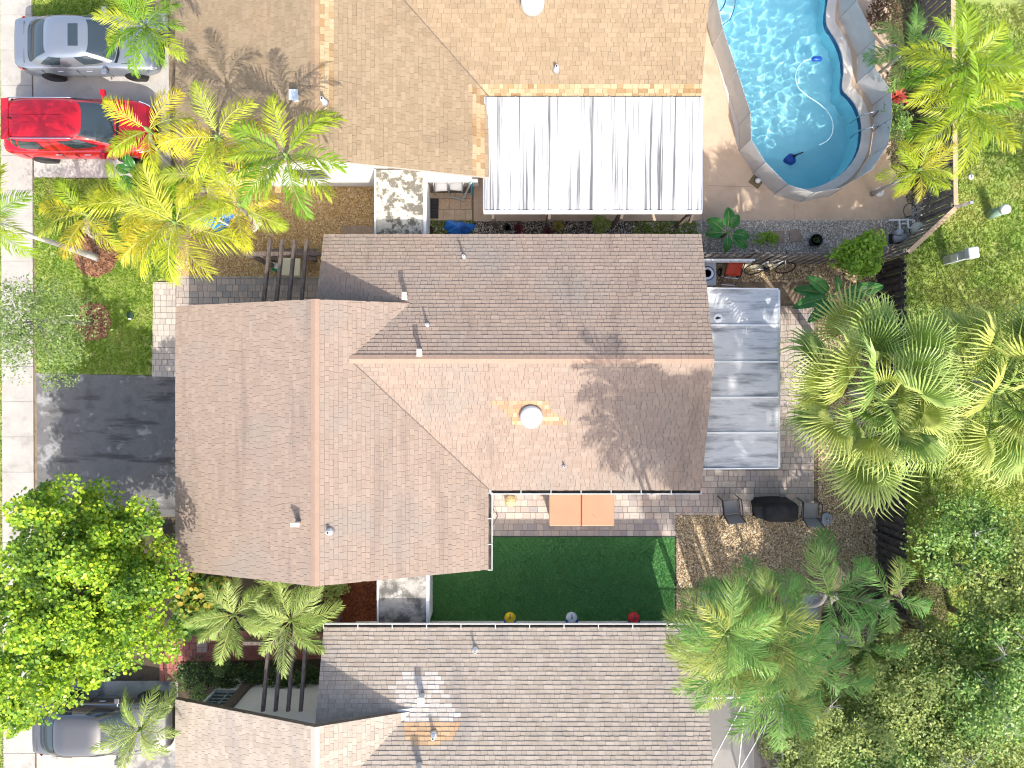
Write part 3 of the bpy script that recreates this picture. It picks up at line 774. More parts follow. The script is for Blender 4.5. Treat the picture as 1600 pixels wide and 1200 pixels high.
# entry pergolas: beams over the two courtyards
def pergola(dy, label):
    p = thing('pergola', label, 'pergola', (-7.0, dy + 3.4, 0), 0, 'entry pergolas')
    for k_ in range(4):
        xx = -7.42 + k_ * .375
        MB().bar((xx, dy + 2.2, 3.12), (xx, dy + 4.42, 2.46), .085, .16).build('beam', M['darkwood'], p, world=True)
    MB().bar((-8.25, dy + 4.0, 2.42), (-5.75, dy + 4.0, 2.42), .11, .2).build('cross_beam', M['darkwood'], p, world=True)
    for xx in (-8.1, -5.85): MB().box(xx - .06, xx + .06, dy + 3.94, dy + 4.06, 0, 2.32).build('post', M['darkwood'], p, world=True)
    return p
pergola(0, 'four dark beams of the pergola above the tan gravel'); pergola(DYS, 'four dark beams of the pergola above the red brick walk')

# patio covers
def stainroof(name, light, dark, an, sc, lo_, hi_, amt, an2): return pmat(name, light, scale=sc, aniso=an, rough=.6, stain=(dark, sc, lo_, hi_, amt, an), stain2=(dark, sc * 2.3, .60, .70, amt * .7, an2))
wr = stainroof('white_stained_roof', [(.66, .66, .65), (.72, .72, .71)], (.06, .06, .065), (10, .14, 1), .95, .47, .62, .92, (13, .17, 1))
pc = thing('white_patio_roof', 'streaked white panel patio roof against the tan house', 'patio roof', (*W(927, 240), 0))
xa, xb = W(757, 0, 2.6)[0], W(1097, 0, 2.6)[0]; ya, yb = W(0, 151, 2.75)[1], W(0, 329, 2.45)[1]
npan = 7; pw = (xb - xa) / npan
for i in range(npan):
    x0_, x1_ = xa + i * pw + .004, xa + (i + 1) * pw - .004
    MB().prism([(x0_, yb), (x1_, yb), (x1_, ya), (x0_, ya)], lambda x, y: 2.40 + (y - yb) * .08, lambda x, y: 2.46 + (y - yb) * .08).build('roof_panel', wr, pc, world=True)
    if i: MB().bar((x0_, yb, 2.47), (x0_, ya, 2.47 + (ya - yb) * .08), .035, .03).build('seam', wr, pc, world=True)
MB().box(xa - .03, xb + .03, yb - .09, yb - .005, 2.36, 2.5).build('gutter', M['whitepaint'], pc, world=True)
MB().box(xa - .05, xa - .005, yb, ya, 2.34, 2.52).build('edge_trim', M['alum'], pc, world=True); MB().box(xb + .005, xb + .04, yb, ya, 2.34, 2.52).build('edge_trim', M['alum'], pc, world=True)
for xp in (xa + .25, xa + 2.0, xa + 4.25, xb - .2):
    MB().box(xp - .05, xp + .05, yb - .02, yb + .08, 0.02, 2.4).build('post', M['brown'], pc, world=True)
    MB().bar((xp, yb - .06, 2.33), (xp, yb - .22, 1.9), .09, .08).build('bracket', M['brown'], pc, world=True)
mr_ = stainroof('silver_stained_roof', [(.47, .475, .48), (.58, .585, .59), (.52, .525, .53)], (.10, .11, .125), (.5, 3.0, 1), 1.3, .46, .68, .8, (.6, 6, 1))
pc = thing('silver_patio_roof', 'weathered silver patio roof with four white ribs behind the central house', 'patio roof', (*W(1160, 590), 0))
ya, yb = W(0, 452, 2.5)[1], W(0, 731, 2.5)[1]; xa, xb = 5.55, W(1215, 0, 2.38)[0]
cuts = [ya] + [W(0, q, 2.5)[1] for q in (508, 565, 621, 676)] + [yb]
for i in range(5):
    zt = lambda x, y: 2.60 - (x - xa) * .075
    MB().prism([(xa, cuts[i] - .004), (xb, cuts[i] - .004), (xb, cuts[i + 1] + .004), (xa, cuts[i + 1] + .004)], lambda x, y: zt(x, y) - .06, zt).build('roof_panel', mr_, pc, world=True)
    if i: MB().bar((xa, cuts[i], zt(xa, 0) + .015), (xb, cuts[i], zt(xb, 0) + .015), .05, .035).build('rib', M['whitepaint'], pc, world=True)
for q in (ya + .02, yb - .02): MB().bar((xa, q, zt(xa, 0) - .01), (xb, q, zt(xb, 0) - .01), .04, .11).build('edge_trim', M['whitepaint'], pc, world=True)
MB().box(xb + .002, xb + .07, yb, ya, 2.27, 2.41).build('gutter', M['alum'], pc, world=True)
for q in (ya - .15, (ya + yb) / 2, yb + .15): MB().box(xb - .15, xb - .07, q - .04, q + .04, .02, zt(xb, 0) - .06).build('post', M['whitepaint'], pc, world=True)
xh, yh = W(1122, 497, 2.55)
MB().lathe([(.14, 0), (.13, .015)], (xh, yh, zt(xh, 0)), 14).build('patch', M['whitepaint'], pc, world=True)
MB().prism([(xh - .1, yh - .01), (xh - .03, yh - .045), (xh + .1, yh), (xh - .02, yh + .05)], zt(xh, 0) + .016, zt(xh, 0) + .022).build('fallen_leaf', M['dark'], pc, world=True)
# flat-roofed stores between the houses
fl1 = pmat('mouldy_white_roof', [(.62, .60, .54), (.48, .45, .37), (.70, .68, .62)], scale=3, rough=.9, stain=((.08, .07, .05), 4.5, .45, .56, .85), stain2=((.035, .035, .033), .75, .52, .56, .0))
fl2 = pmat('mouldy_grey_roof', [(.30, .28, .25), (.42, .40, .35)], scale=3, rough=.9, stain=((.05, .05, .045), 1.6, .46, .58, .8), stain2=((.55, .53, .48), 2.2, .60, .68, .8))
def store(label, x0, x1, y0, y1, m, w):
    s = thing('flat_roof_store', label, 'store', ((x0 + x1) / 2, (y0 + y1) / 2, 0))
    MB().box(x0 + .03, x1 - .03, y0 + .02, y1 - .02, 0, 2.04).build('wall', M['white'], s, world=True)
    MB().box(x0, x1, y0, y1, 2.04, 2.12).build('roof', m, s, world=True)
    for a, b in ((x0 - .05, x0 - .002), (x1 + .002, x1 + w)): MB().box(a, b, y0, y1, 2.0, 2.17).build('edge_trim', M['whitepaint'], s, world=True)
fx0, fx1 = W(588, 0, 2.1)[0], W(662, 0, 2.1)[0]
store('mouldy white flat roof store between the tan house and central house', fx0, fx1, 4.14, 6.68, fl1, .09)
gx0, gx1 = W(592, 0, 2.1)[0], W(666, 0, 2.1)[0]
store('stained grey flat roof store between the central house and beige house', gx0, gx1, -7.8, -5.24, fl2, .1)
# screen enclosure
sc = thing('screen_enclosure', 'white-framed screen enclosure behind the beige house', 'enclosure', (7.0, -11.0, 0))
xs0, xs1, ys0, ys1 = 5.5, W(1223, 0, 2.6)[0], W(0, 1090, 2.6)[1], -15.0
kind(MB().box(xs0, xs1, ys1, ys0, -.01, .03).build('patio_slab_enclosure', M['concrete']), 'structure')
scm = plain('insect_screen', (.10, .10, .10), .8, trans=.5)
ym = -11.72
nodes = {'a': (xs0 + .2, ys0, 2.62), 'b': (xs1, ys0, 2.55), 'c': (xs1, ym, 2.55), 'd': (xs0 + .3, ym - .25, 2.75), 'e': (xs1, ys1, 2.55), 'f': (xs0 + .3, ys1, 2.75), 'm': ((xs0 + xs1) / 2 + .25, ys0, 2.62), 'n': ((xs0 + xs1) / 2, ym - .1, 2.66)}
for tri in ('amd', 'mnd', 'mbn', 'bcn', 'dnf', 'nef', 'nce'):
    p = [nodes[q] for q in tri]; MB().add(p, [(0, 1, 2)]).build('screen_panel', scm, sc, world=True)
for q in ('ab', 'bc', 'ce', 'dn', 'nc', 'mn', 'md', 'bn', 'ad'):
    w = .05 if q in ('ab', 'bc', 'ce', 'dn', 'nc') else .018
    a, b = Vector(nodes[q[0]]), Vector(nodes[q[1]])
    MB().bar(a + Vector((0, 0, .01)), b + Vector((0, 0, .01)), w, w).build('frame_bar', M['whitepaint'], sc, world=True)
for q in 'bce': MB().bar((nodes[q][0], nodes[q][1], .0), nodes[q], .06, .06).build('post', M['whitepaint'], sc, world=True)
MB().add([(xs1, ys0, .1), (xs1, ys1, .1), (xs1, ys1, 2.5), (xs1, ys0, 2.5)], [(0, 1, 2, 3)]).build('screen_panel', scm, sc, world=True)

# ------------------------------------------------------------------ pavers
def pavers(name, pieces, cell, mat, mat_i, z, hid=None, cap=300, angle=0, mix=1.0):
    st = link(name, None); kind(st, 'structure')
    allp = [p for q in pieces for p in q]
    x0, x1 = min(p[0] for p in allp), max(p[0] for p in allp); y0, y1 = min(p[1] for p in allp), max(p[1] for p in allp)
    for q in pieces: MB().prism(q, -.01, z - .022).build('sand_bed', M['grout'], st)
    pieces = [ccw(q) for q in pieces]; got = []
    y = y0
    while y < y1:
        hh = cell * R.choice((1, 1, .8)) if mix > 1 else cell
        x = x0 - R.uniform(0, cell)
        while x < x1:
            w = cell * (R.choice((.75, 1, 1.25, 1.5)) if mix > 1 else 1)
            q = ccw([(x + .006, y + .006), (x + w - .006, y + .006), (x + w - .006, y + hh - .006), (x + .006, y + hh - .006)]); x += w
            for p in pieces:
                c = clip(q, p)
                if len(c) >= 3 and area(c) > .004: got.append(c)
        y += hh
    vis, rest = [], []
    for c in got:
        cx, cy = sum(a for a, _ in c) / len(c), sum(b for _, b in c) / len(c); px, py = PX(cx, cy)
        (rest if (hid and hid(px, py)) or not (0 <= px <= 1600 and 0 <= py <= 1200) else vis).append((-area(c), c))
    vis.sort(key=lambda s: s[0])
    rest += vis[cap:]
    for _, c in vis[:cap]:
        ox, oy = c[0]; zz = z + R.uniform(-.003, .003)
        link('paver', MB().prism(c, -.008, zz).mesh('paver', mat, False, (ox, oy, 0)), st, (ox, oy, 0))
    if rest:
        mb = MB()
        for _, c in rest: mb.prism(c, -.008, z + R.uniform(-.003, .003))
        kind(mb.build('paver_field', mat_i, st), 'stuff')
    return st
PAT = [WP([(740, 735), (1055, 735), (1055, 838), (740, 838)]), WP([(1055.2, 735), (1271, 735), (1271, 804), (1055.2, 804)]), WP([(1085, 478), (1271, 478), (1271, 734.8), (1085, 734.8)])]
pavers('patio_paving', PAT, .215, M['paver'], M['paver_i'], .035, lambda px, py: (py < 766 and px < 1098) or (px < 1212 and py < 730), 300, mix=1.3)
pavers('front_walk', [WP([(240, 441), (275, 441), (275, 589), (238, 588)])], .2, M['paverlight'], M['paverlight'], .03)
pavers('entry_walk', [WP([(276, 432), (508, 432), (508, 520), (276, 520)])], .215, M['paverdark'], M['paver_i'], .03, lambda px, py: py > 472, mix=1.3)
pavers('red_walk', [WP([(288, 983), (520, 990), (520, 1029), (300, 1033)]), WP([(262, 1006), (287.8, 983), (299.8, 1033.2), (276, 1064), (250, 1064), (250, 1030)])], .215, M['paverred'], M['paverred'], .03)
cx, cy = W(316, 1011)
o = link('pattern_paver', None); kind(o, 'structure')
for i in (0, 1):
    for j in (0, 1): MB().box(cx - .17 + i * .175, cx - .005 + i * .175, cy - .17 + j * .175, cy - .005 + j * .175, .02, .039).build('paver', M['paverpink'], o)
pavers('side_tiles', [WP([(668, 302), (738, 302), (738, 345), (668, 345)])], .375, M['tile'], M['tile'], .03)
TURF = WP([(672, 838.5), (1054, 838.5), (1054, 985), (672, 985)])
sheet('turf_base', TURF, .012, M['turfbase'])
n = int(area(TURF) * 1500); P = sample_poly(TURF, n); n = len(P)
o = mass('artificial_turf', blade, blade_f, np.column_stack([P, np.full(n, .012)]), rotmats(NR.uniform(0, 6.28, n), np.abs(NR.normal(0, .3, n)), NR.uniform(0, 6.28, n)), NR.uniform(.5, .8, n), M['turf'])
kind(tag(o, 'dark green artificial turf rectangle beside the brick patio', 'turf'), 'stuff')
for a, b in (((672, 838), (1056, 838)), ((1056, 838), (1056, 975))):
    kind(MB().bar(W3(*a, .02), W3(*b, .02), .03, .05).build('edging', M['dark']), 'structure')
# ------------------------------------------------------------------ fences
def fence(name, label, p0, p1, h, mat, pitch=.125, bw=.135, cap=None, capm=None, both=True):
    a, b = Vector((*p0, 0)), Vector((*p1, 0)); L_ = (b - a).length; ang = math.atan2((b - a).y, (b - a).x)
    f = thing(name, label, 'fence', (*p0, 0), ang)
    bm_ = MB().box(0, bw, -.01, .01, .04, h).mesh('board', mat)
    n = int(L_ / pitch)
    for i in range(n):
        side = (.035 if i % 2 else -.035) if both else -.035
        link('board', bm_, f, (i * pitch, side, R.uniform(-.015, .01)), (0, R.uniform(-.006, .006), 0))
    for z in (.35, h - .3): MB().box(0, L_, -.023, .023, z, z + .09).build('rail', mat, f)
    k = int(L_ / 2.4) + 1
    for i in range(k + 1): MB().box(-.045 + L_ * i / k, .045 + L_ * i / k, .047, .135, 0, h + .03).build('post', mat, f)
    if cap: MB().box(0, L_, -.07, .07, h + .02, h + .05).build('cap_rail', capm or mat, f)
    return f
fence('dark_board_fence', 'long dark board fence along the back lawn', (12.45, -7.3), (12.45, 3.98), 1.8, M['fencedark'])
fence('grey_board_fence', 'weathered grey board fence behind the red hand cart and bicycle', (5.4, 4.12), (12.4, 4.12), 1.8, M['fence'])
fence('slanted_board_fence', 'grey board fence running slantwise behind the pool pump', (12.52, 4.15), (14.02, 5.56), 1.8, M['fence'], cap=True, capm=M['freshwood'])
fence('corner_board_fence', 'grey board fence between the feather palms and the back lawn', (14.02, 5.66), (13.92, 13.2), 1.8, M['fence'], cap=True, capm=M['freshwood'])
t = thing('fence_brace', 'short galvanised plank sticking out over the lawn from the fence corner', 'plank', (14.05, 5.6, 1.7))
MB().bar((0, 0, 0), (.62, .2, -.02), .1, .04).build('board', M['fence'], t); MB().box(.5, .6, .12, .21, .005, .03).build('bracket', M['alum'], t)

# ------------------------------------------------------------------ cars
def car(name, label, loc, rz, P, paint, suv=False):
    c = thing(name, label, 'car', loc, rz)
    L_, w, belt, roofz = P['L'], P['w'], P['belt'], P['roof']
    r0, r1, f1, f0 = P['r0'], P['r1'], P['f1'], P['f0']; hood, deck = P['hood'], P['deck']; hl = L_ / 2
    def prof(x):
        # half width factor and top height
        e = (x + hl) / L_
        def sm(a): return a * a * (3 - 2 * a)
        wf = 1.0
        if e < .12: wf = .74 + .26 * math.sqrt(max(0, 1 - (1 - e / .12) ** 2))
        if e > .82: wf = .66 + .34 * math.sqrt(max(0, 1 - ((e - .82) / .18) ** 2))
        if x > f0: tz = belt + (hood - belt) * sm(min(1, (x - f0) / (hl - f0) / .5)) - max(0, (x - f0) / (hl - f0) - .55) * .35
        elif x < r0: tz = belt + (deck - belt) * sm(min(1, (r0 - x) / (r0 + hl + .001)))
        else: tz = belt
        return w * wf, tz
    xs = [-hl, -hl + .03, -hl + .09, -hl + .18, -hl + .32] + list(np.linspace(-hl + .5, hl - .7, 16)) + [hl - .5, hl - .34, hl - .2, hl - .1, hl - .03, hl]
    mb = MB(); rings = []
    for i, x in enumerate(xs):
        hw, tz = prof(x); endk = min(1, min(x + hl, hl - x) / .12)
        zb = .24 + (1 - endk) * .14; tz2 = tz - (1 - math.sqrt(max(0, 1 - (1 - endk) ** 2))) * .2
        half = [(.86, zb), (.965, zb + .08), (1.0, .5), (1.0, .62), (.972, .62 + (tz2 - .62) * .55), (.94, tz2 - .05), (.88, tz2 - .012), (.6, tz2 + .012), (.25, tz2 + .02)]
        ring = [(x, f * hw, z) for f, z in half] + [(x, -f * hw, z) for f, z in half[::-1]]
        rings.append(ring)
    n = len(rings[0])
    for r_ in rings: mb.v += r_
    for i in range(len(rings) - 1):
        for j in range(n):
            j2 = (j + 1) % n; mb.f.append((i * n + j, (i + 1) * n + j, (i + 1) * n + j2, i * n + j2)); mb.m.append(0)
    mb.f.append(tuple(range(n))); mb.m.append(0); mb.f.append(tuple(range((len(rings) - 1) * n, len(rings) * n))[::-1]); mb.m.append(0)
    body = mb.build('body', paint, c, True)
    # cabin
    def ring(z, xa, xb, hw, p, tap=0):
        def at(a):
            ca, sa = math.cos(a), math.sin(a); cx_, hx = (xa + xb) / 2, (xb - xa) / 2
            x = cx_ + hx * math.copysign(abs(ca) ** (2 / p), ca); y = hw * math.copysign(abs(sa) ** (2 / p), sa)
            y *= 1 - tap * max(0, (x - cx_) / hx)
            return Vector((x, y, z))
        return at
    A = ring(belt - .03, r0, f0, w * .915, 5, .07); Bm = ring(belt + (roofz - belt) * .55, r0 + (r1 - r0) * .5, f0 + (f1 - f0) * .5, w * .845, 4.6, .05)
    C = ring(roofz - .05, r1, f1, w * .74, 4.4, .04); D = ring(roofz, r1 + .10, f1 - .08, w * .62, 4, .03)
    def surf(a, v):
        if v < .5: return A(a).lerp(Bm(a), v * 2)
        return Bm(a).lerp(C(a), v * 2 - 1)
    cb = MB(); nn = 48
    angs = [2 * math.pi * i / nn for i in range(nn)]
    rows = [[surf(a, v) for a in angs] for v in (0, .25, .5, .75, 1)] + [[D(a) for a in angs], [D(a) * .55 + Vector(((r1 + f1) / 2 * .45, 0, roofz * .45 + .02)) for a in angs]]
    for r_ in rows: cb.v += [tuple(q) for q in r_]
    for i in range(len(rows) - 1):
        for j in range(nn):
            j2 = (j + 1) % nn; cb.f.append((i * nn + j, i * nn + j2, (i + 1) * nn + j2, (i + 1) * nn + j)); cb.m.append(0)
    cb.f.append(tuple(range((len(rows) - 1) * nn, len(rows) * nn))); cb.m.append(0)
    cb.build('roof', paint, c, True)
    def glass(nm, a0, a1, v0, v1):
        cen = Vector(((r0 + f0) / 2, 0, belt))
        def fn(u, v):
            a = rad(a0 + (a1 - a0) * u); q = surf(a, v0 + (v1 - v0) * v)
            n_ = Vector((q.x - cen.x, q.y * 2.2, .35)).normalized() if abs(math.sin(a)) > .75 else Vector((q.x - cen.x, 0, 1.2)).normalized()
            return q + n_ * .012
        return MB().grid(fn, 14, 5).build(nm, M['glass'], c, True)
    glass('windshield', -37, 37, .06, .97); glass('rear_window', 143, 217, .22 if suv else .05, .95)
    for s in (1, -1):
        for a0, a1 in ((54, 86), (92, 118)) + (((122, 134),) if suv else ()):
            glass('side_window', s * a0, s * a1, .2, .88)
    # wheels
    for x in (P['wr'], P['wf']):
        for s in (1, -1):
            hw, _ = prof(x); yy = s * (hw - .12)
            arch = MB(); arch.tube([(x, s * (hw - .25), .31), (x, s * (hw + .003), .31)], P.get('wheel', .34) + .015, 24); arch.build('wheel_arch', M['black'], c, True)
            wl = MB().tube([(x, yy - s * .11, .33), (x, yy - s * .1, .33), (x, yy + s * .085, .33), (x, yy + s * .105, .33)], [P.get('wheel', .34) - .03, P.get('wheel', .34), P.get('wheel', .34), P.get('wheel', .34) - .04], 24).build('wheel', M['tyre'], c)
            MB().tube([(x, yy + s * .1, .33), (x, yy + s * .115, .33)], .22, 18).build('rim', M['rim'], wl)
    # mirrors, lamps, handles, details
    for s in (1, -1):
        m_ = MB().bar((f0 - .42, s * w * .9, belt + .04), (f0 - .40, s * (w + .03), belt + .07), .06, .04)
        m_.box(f0 - .47, f0 - .31, min(s * (w + .02), s * (w + .2)), max(s * (w + .02), s * (w + .2)), belt + .0, belt + .13)
        m_.build('mirror', paint, c, bevel=.03)
        hw, tz = prof(hl - .28)
        hd = MB().grid(lambda u, v: (hl - .42 + .30 * u + .05 * (1 - v), s * (prof(hl - .42 + .30 * u)[0] * (.96 - .34 * v) + .006), prof(hl - .42 + .3 * u)[1] - .085 + .09 * v - .03 * u), 4, 3).build('headlight', M['lamp_clear'], c, True)
        MB().grid(lambda u, v: (-hl + .05 + .3 * u - .035 * v, s * (prof(-hl + .05 + .3 * u)[0] * (.985 - .28 * v * (1 - u)) + .008), P.get('tail', deck - .1) - .1 + .12 * v), 4, 3).build('taillight', M['lamp_red'], c, True)
        for x in (f0 - 1.0, f0 - 1.95): MB().box(x - .1, x + .1, min(s * (w - .01), s * (w + .018)), max(s * (w - .01), s * (w + .018)), belt - .16, belt - .125).build('door_handle', M['alum'], c, bevel=.008)
        for x in (f0 - .45, f0 - 1.4, r0 + .45):
            MB().box(x - .004, x + .004, min(s * (w * .985), s * (w + .003)), max(s * (w * .985), s * (w + .003)), .34, belt - .08).build('door_seam', M['black'], c)
        if suv: MB().tube([(r1 + .1, s * w * .70, roofz + .0), (r1 + .22, s * w * .70, roofz + .05), (f1 - .35, s * w * .70, roofz + .05), (f1 - .2, s * w * .70, roofz)], .018, 6).build('roof_rail', M['steel'], c, True)
    MB().box(hl - .03, hl + .012, -.5, .5, .36, .6).build('grille', M['black'], c, bevel=.02)
    MB().grid(lambda u, v: (f0 + .02 + .09 * u - .12 * abs(v * 2 - 1) ** 2.2, (v * 2 - 1) * w * .78, prof(f0 + .06)[1] + .028), 1, 12).build('cowl', M['black'], c)
    for yy in (-.28, .22):
        MB().bar((f0 - .02, yy, prof(f0)[1] + .045), (f0 - .16, yy + .5, surf(0, .3).z - .02), .018, .012).build('wiper', M['black'], c)
    for q in (.0, 1.0):
        MB().bar((f0 + .12, (q * 2 - 1) * w * .80, prof(f0 + .12)[1] + .008), (hl - .5, (q * 2 - 1) * w * .70, prof(hl - .5)[1] + .004), .008, .012).build('hood_seam', M['black'], c)
    if not suv: MB().bar((r0 - .06, -w * .76, prof(r0 - .06)[1] + .012), (r0 - .06, w * .76, prof(r0 - .06)[1] + .012), .01, .02).build('boot_seam', M['black'], c)
    MB().box(-hl - .012, -hl + .02, -.26, .26, .55, .67).build('number_plate', M['whitepaint'], c)
    if P.get('sunroof'):
        a, b = P['sunroof']; MB().box(a, b, -.36, .36, roofz + .008, roofz + .026).build('sunroof', M['glass'], c, bevel=.06)
    if suv:
        MB().bar((r1 - .14, 0, roofz - .045), (r1 + .12, 0, roofz - .0), w * 1.42, .035).build('spoiler', paint, c, bevel=.012)
        for k in range(-4, 5): MB().box(r1 + .2, f1 - .35, k * .12 - .006, k * .12 + .006, roofz + .004 - abs(k) * .004, roofz + .024 - abs(k) * .004).build('roof_groove', paint, c)
        MB().tube([(r1 + .2, 0, roofz), (r1 + .12, 0, roofz + .08)], [.03, .012], 6).build('antenna', M['black'], c)
    return c
silver = pmat('silver_paint', [(.30, .33, .365)], rough=.3, metal=.6, coat=.6)
red = pmat('red_paint', [(.50, .006, .016)], rough=.3, metal=.15, coat=1)
grey = pmat('graphite_paint', [(.15, .146, .14)], rough=.3, metal=.6, coat=1)
car('silver_sedan', 'silver sedan with sunroof parked nose to the tan house', (-14.05, 11.22, .025), 0,
    dict(L=4.62, w=.90, belt=.96, roof=1.43, r0=-1.88, r1=-1.02, f1=.36, f0=1.12, hood=.86, deck=1.0, wr=-1.38, wf=1.40, sunroof=(-.22, .10)), silver)
car('red_suv', 'red sport utility car with roof rails parked beside the silver sedan', (-14.28, 8.45, .025), 0,
    dict(L=4.78, w=.925, belt=1.08, roof=1.66, r0=-2.18, r1=-1.86, f1=.50, f0=1.36, hood=1.0, deck=1.04, wr=-1.42, wf=1.42, wheel=.37, tail=1.0), red, True)
car('graphite_hatchback', 'dark grey car half hidden under the big leafy tree', (-13.55, -11.35, .025), 0,
    dict(L=4.45, w=.89, belt=.97, roof=1.45, r0=-1.95, r1=-1.2, f1=.28, f0=1.05, hood=.88, deck=1.0, wr=-1.32, wf=1.33), grey)

# ------------------------------------------------------------------ back patio
t = thing('hot_tub', 'square hot tub under a two-part terracotta brown cover on the brick patio', 'hot tub', (*W(909, 790, 0.9), .035))
ty = W(0, 822, .95)[1] - t.location.y; tx0 = W(858, 0, .95)[0] - t.location.x; tx1 = W(960, 0, .95)[0] - t.location.x
MB().box(tx0 + .06, tx1 - .06, ty + .05, ty + 2.0, 0, .82).build('cabinet', pmat('tub_cabinet', [(.16, .09, .05), (.22, .13, .075)], scale=4, aniso=(1, 1, 6), rough=.7), t, bevel=.06)
cv = pmat('vinyl_cover', [(.42, .215, .125), (.46, .24, .14)], scale=2, rough=.55, stain=((.36, .12, .04), 2.2, .66, .70, .8), bump=.1, bscale=12)
xm = (tx0 + tx1) / 2 - .02
for a, b in ((tx0, xm - .008), (xm + .008, tx1)):
    MB().prism([(a, ty), (b, ty), (b, ty + 2.06), (a, ty + 2.06)], .82, lambda x, y: .92 + .03 * (1 - abs(x - xm) / 1.1)).build('cover_half', cv, t, bevel=.035)
MB().box(xm - .06, xm + .06, ty + .002, ty + 2.05, .80, .83).build('hinge', M['dark'], t)
for a in (tx0 + .4, tx1 - .4): MB().box(a - .02, a + .02, ty - .012, ty - .002, .6, .9).build('strap', M['dark'], t)
t = thing('pale_ball', 'pale yellow round ball lantern near the gutter corner on the patio', 'lantern', (*W(798, 783, .2), .035))
MB().lathe([(.05, 0), (.15, .04), (.19, .13), (.185, .2), (.13, .3), (.05, .34)], n=24).build('shell', plain('pale_yellow', (.62, .52, .27), .6), t, True)
for k in range(8):
    a = k * math.pi / 4; MB().tube([(q * math.cos(a), q * math.sin(a), z) for q, z in ((.155, .04), (.196, .13), (.19, .2), (.134, .305), (.05, .345))], .006, 4).build('rib', plain('lantern_rib', (.5, .4, .18), .6) if k == 0 else bpy.data.materials['lantern_rib'], t)
t = thing('wall_bracket', 'thin triangular brown bracket leaning at the wall corner on the patio', 'bracket', (*W(766, 805), .035))
for a, b in (((0, .55, .9), (.26, 0, .05)), ((.26, 0, .05), (0, -.35, .9))): MB().bar(a, b, .02, .02).build('bar', M['brown'], t)

def sling_chair(loc, rz, label):
    c = thing('patio_chair', label, 'chair', loc, rz, 'grey sling patio chairs')
    fr, slg = bpy.data.materials.get('chair_frame') or plain('chair_frame', (.06, .06, .065), .4, metal=.5), bpy.data.materials.get('grey_sling') or plain('grey_sling', (.27, .26, .25), .85)
    MB().grid(lambda u, v: (-.26 + .52 * u, -.22 + .5 * v, .42 - .03 * math.sin(v * 3.14) + .03 * v), 6, 6).build('seat', slg, c, True).modifiers.new('t', 'SOLIDIFY').thickness = .015
    MB().grid(lambda u, v: (-.26 + .52 * u, -.23 - .20 * v, .44 + .52 * v), 6, 6).build('backrest', slg, c, True).modifiers.new('t', 'SOLIDIFY').thickness = .015
    for s in (-1, 1):
        MB().tube([(s * .29, .36, 0), (s * .29, .3, .5), (s * .31, .28, .62), (s * .31, .0, .65), (s * .3, -.3, .63)], .018, 6).build('armrest', fr, c, True)
        MB().tube([(s * .28, -.42, 0), (s * .28, -.2, .42), (s * .28, -.44, .98)], .016, 6).build('leg', fr, c, True)
        MB().tube([(s * .28, .3, .44), (s * .28, -.22, .42)], .016, 6).build('side_rail', fr, c, True)
sling_chair((*W(1136, 790), .035), rad(6), 'grey sling patio chair on the house side of the covered grill')
sling_chair((*W(1257, 795), .035), rad(-4), 'grey sling patio chair on the fence side of the covered grill')
g = thing('covered_grill', 'barbecue grill under a black fabric cover between two patio chairs', 'grill', (*W(1203, 792), .035))
cvm = pmat('black_cover_fabric', [(.010, .010, .011), (.022, .022, .024)], scale=5, rough=.75, bump=.6, bscale=7)
def gr(u, v):
    a = 2 * math.pi * u; hz = [0, .35, .8, .98, 1.1, 1.13][min(5, int(v * 5 + .01))]; k = [1.06, 1.0, .97, .95, .8, 0][min(5, int(v * 5 + .01))]
    ca, sa = math.cos(a), math.sin(a); p = 5
    fl = 1 + (.035 * math.sin(9 * a) + .02 * math.sin(17 * a + 2)) * (1 - v)
    return (.60 * k * fl * math.copysign(abs(ca) ** (2 / p), ca), (.34 * k) * fl * math.copysign(abs(sa) ** (2 / p), sa), hz)
MB().grid(gr, 48, 5).build('cover', cvm, g, True)
MB().bar((-.5, 0, .95), (-.8, -.05, .8), .4, .03).build('side_shelf_cover', cvm, g, bevel=.01)
MB().box(-.45, .45, -.27, .27, 0.0, .3).build('cabinet', M['black'], g)
t = thing('umbrella_base', 'round grey umbrella base on the gravel by the patio corner', 'umbrella base', (*W(1290, 810), .02))
MB().lathe([(.21, 0), (.21, .05), (.19, .065)], n=28).build('disc', plain('grey_resin', (.30, .32, .35), .6), t)
MB().lathe([(.035, .065), (.035, .22)], n=12).build('tube', M['steel'], t, True)
for k in range(6):
    a = k * math.pi / 3; MB().box(.2 * math.cos(a) - .02, .2 * math.cos(a) + .02, .2 * math.sin(a) - .02, .2 * math.sin(a) + .02, .0, .058).build('foot', M['dark'], t)
# three round wall ornaments
for px, top, side, nm in ((797, (.72, .52, .01), (.03, .12, .40), 'yellow'), (893, (.62, .66, .70), (.02, .08, .34), 'white and blue'), (990, (.62, .02, .03), (.09, .07, .08), 'red')):
    t = thing('wall_ornament', f'{nm} rounded ornament on the wall above the turf', 'ornament', (*W(px, 965, 1.2), 1.1), 0, 'round ornaments along the turf')
    MB().lathe([(.06, .0), (.17, .04), (.19, .12), (.16, .2), (.08, .26), (.02, .275)], n=24).build('dome', plain(f'{nm}_enamel', top, .35), t, True)
    for s in (-1, 1): MB().prism([(s * .06, -.2), (s * .2, -.16), (s * .2, -.02), (s * .13, -.06)], .06, .21).build('side_fin', plain(f'{nm}_fin', side, .4), t, bevel=.015)
    MB().tube([(0, .0, .27), (0, .06, .29), (0, .16, .2)], [.016, .016, .01], 6).build('crest', M['dark'], t, True)
    MB().box(-.02, .02, -.33, -.15, .08, .12).build('bracket', M['alum'], t)
